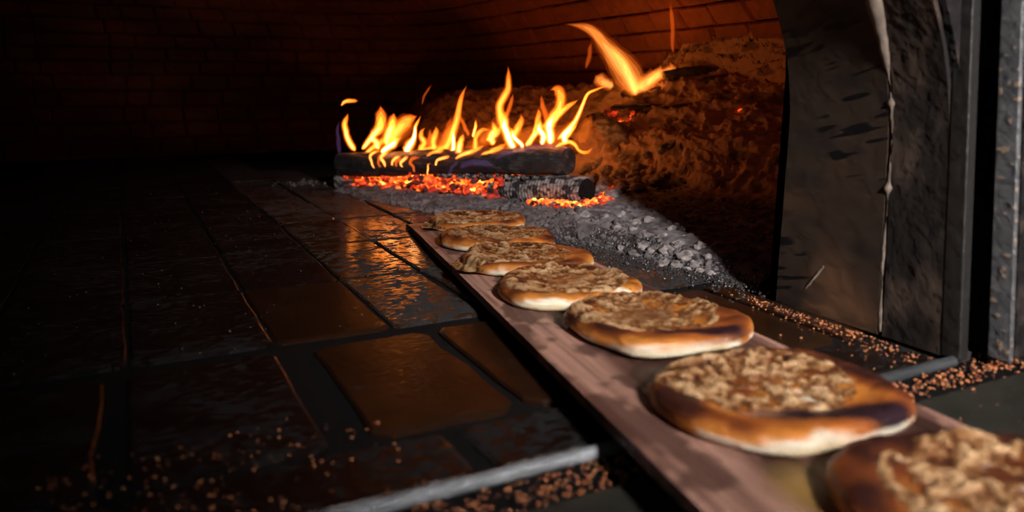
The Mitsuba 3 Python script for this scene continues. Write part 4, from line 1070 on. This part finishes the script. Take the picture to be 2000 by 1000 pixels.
bread(5, 0.3935, 0.3634, 0.0876, 0.0858, 0.0, 6, 'sixth flatbread from the fire, knobbly filling, burnt black bar on its lip above white dough', gold=0.05, roast=0.92, top=(-0.012, 0.016, 0.84, 0.74), bar=(0.26, -0.58, 0.58, 0.16, 1.4),
      outline=[(-167, .0899), (-145, .0902), (-126, .0895), (-104, .0883), (-81, .0767), (-55, .0762), (-27, .0875), (-10, .0890), (3, .0841), (30, .0890), (51, .0920), (70, .0890), (97, .0800), (131, .0772), (158, .0850)])
bread(6, 0.391, 0.190, 0.092, 0.084, -0.05, 8, 'flatbread nearest the ledge, at the handle end of the row', gold=-0.04, top=(0.002, 0.004, 0.82, 0.82))

# ---------------------------------------------------------------- crumbs


def crumbs(key, pts, sizes, seed, label, bright=1.0):
    r = np.random.default_rng(seed)
    v, f = scatter(pts, sizes, trimesh.creation.icosahedron(), seed, 0.7)
    n = len(pts)
    t = r.uniform(0, 1, n)[:, None]
    c = np.array([0.48, 0.135, 0.045]) * (1 - t) + np.array([0.66, 0.28, 0.12]) * t
    dark = (r.uniform(0, 1, n) < 0.35)[:, None]
    c = np.where(dark, np.array([0.12, 0.04, 0.025]), c) * bright
    put(key, (v, f), 'crumb_mat', label, 'crumbs', kind='stuff', smooth=True, color=np.repeat(c, len(v) // n, 0))


r = np.random.default_rng(51)
n = 900
x = r.uniform(-0.15, 0.335, n)
y = r.uniform(0.372, 0.404, n)
sz = r.uniform(0.0007, 0.0017, n)
crumbs('toasted_crumbs', np.stack([x, y, -0.0085 + sz * r.uniform(0.5, 4.5, n)], 1), sz, 1, 'reddish toasted crumbs filling the gap beside the threshold strip, short of the peel')
n = 420
x = r.uniform(0.50, 0.735, n)
y = 0.389 + r.normal(0, 0.009, n)
sz = r.uniform(0.0007, 0.0018, n)
crumbs('toasted_crumbs', np.stack([x, y, -0.0075 + sz * r.uniform(0.5, 4.5, n)], 1), sz, 2, 'orange crumbs piled at the foot of the iron frame and door post', 1.2)
n = 330
t = r.uniform(0, 1, n) ** 0.8
y = 0.66 - 0.235 * t + r.normal(0, 0.012, n)
x = 0.655 - np.abs(r.normal(0, 0.018, n)) * (0.5 + t)
sz = r.uniform(0.0006, 0.0015, n)
crumbs('toasted_crumbs', np.stack([x, np.maximum(y, 0.42), sz * 0.5 + 0.0006], 1), sz, 3, 'orange crumbs strewn along the foot of the brown lining', 1.1)
n = 300
x = r.normal(0.00, 0.075, n).clip(-0.17, 0.15)
y = r.uniform(0.421, 0.56, n) - 0.03 * r.uniform(0, 1, n)
y = np.maximum(y, 0.421)
sz = r.uniform(0.0005, 0.0013, n)
crumbs('toasted_crumbs', np.stack([x, y, sz * 0.5 + 0.0006], 1), sz, 4, 'dim scattered crumbs on the dark hearth tiles inside the threshold', 1.0)
n = 70
x, y = r.uniform(0.42, 0.70, n), r.uniform(0.22, 0.36, n)
sz = r.uniform(0.0005, 0.0011, n)
crumbs('toasted_crumbs', np.stack([x, y, sz * 0.5 - 0.003], 1), sz, 5, 'few crumbs dotted over the dark ledge beside the peel', 0.8)
# pale specks on the left of the hearth
n = 260
x, y = r.uniform(-0.35, 0.30, n), r.uniform(0.72, 2.0, n)
ok = x > -0.135 * y - 0.05
sz = r.uniform(0.0004, 0.0011, n)
put('ash_specks', scatter(np.stack([x, y, sz * 0.5 + 0.0008], 1)[ok], sz[ok], trimesh.creation.icosahedron(), 9), 'ash_mat', 'tiny pale ash specks scattered over the dark hearth tiles', 'ash specks', kind='stuff')
n = 60
x, y = r.normal(0.40, 0.03, n), r.normal(1.98, 0.03, n)
sz = r.uniform(0.001, 0.005, n)
put('ash_specks', scatter(np.stack([x, y, sz * 0.4 + 0.0008], 1), sz, rock(5, 1, 0.4), 10), 'ash_mat', 'pale ash bits on the hearth beside the grey log stub', 'ash specks', kind='stuff')

# ---------------------------------------------------------------- the work lamp outside the mouth
lamp = thing('work_lamp', 'enamelled work lamp hung outside the oven mouth, shining in', 'lamp')
aim = (LAMP_AIM - LAMP_AT) / np.linalg.norm(LAMP_AIM - LAMP_AT)
R4 = trimesh.geometry.align_vectors([0, 0, 1], aim)
R4[:3, 3] = LAMP_AT
disc = trimesh.creation.cylinder(LAMP_R, 0.004, sections=32)
disc = trimesh.Trimesh(disc.vertices, disc.faces[disc.face_normals[:, 2] > 0.5])
disc.apply_transform(R4)
put(lamp + '__bulb', disc, 'enamel_mat', 'glowing round diffuser', emitter={'type': 'area', 'radiance': rgb(LAMP_L, LAMP_L * 0.955, LAMP_L * 0.92), 'sampling_weight': 40.0})
prof = np.array([(0.02, -0.16), (0.03, -0.15), (0.06, -0.10), (LAMP_R + 0.006, -0.01), (LAMP_R + 0.010, 0.42), (LAMP_R + 0.013, 0.42), (LAMP_R + 0.010, -0.012), (0.065, -0.105), (0.034, -0.158), (0.02, -0.16)])  # hood drawn out long, out of view, to keep the beam off the left
sh = trimesh.creation.revolve(prof, sections=32)
sh.apply_transform(R4)
put(lamp + '__shade', sh, 'black_mat', 'deep dark hood, lengthened to narrow the beam', smooth=30)
top = LAMP_AT - aim * 0.16
put(lamp + '__cord', tube(np.array([top, top + [0, -0.02, 0.3], top + [0, -0.02, 1.2]]), np.full(3, 0.004), 8), 'black_mat', smooth=True)
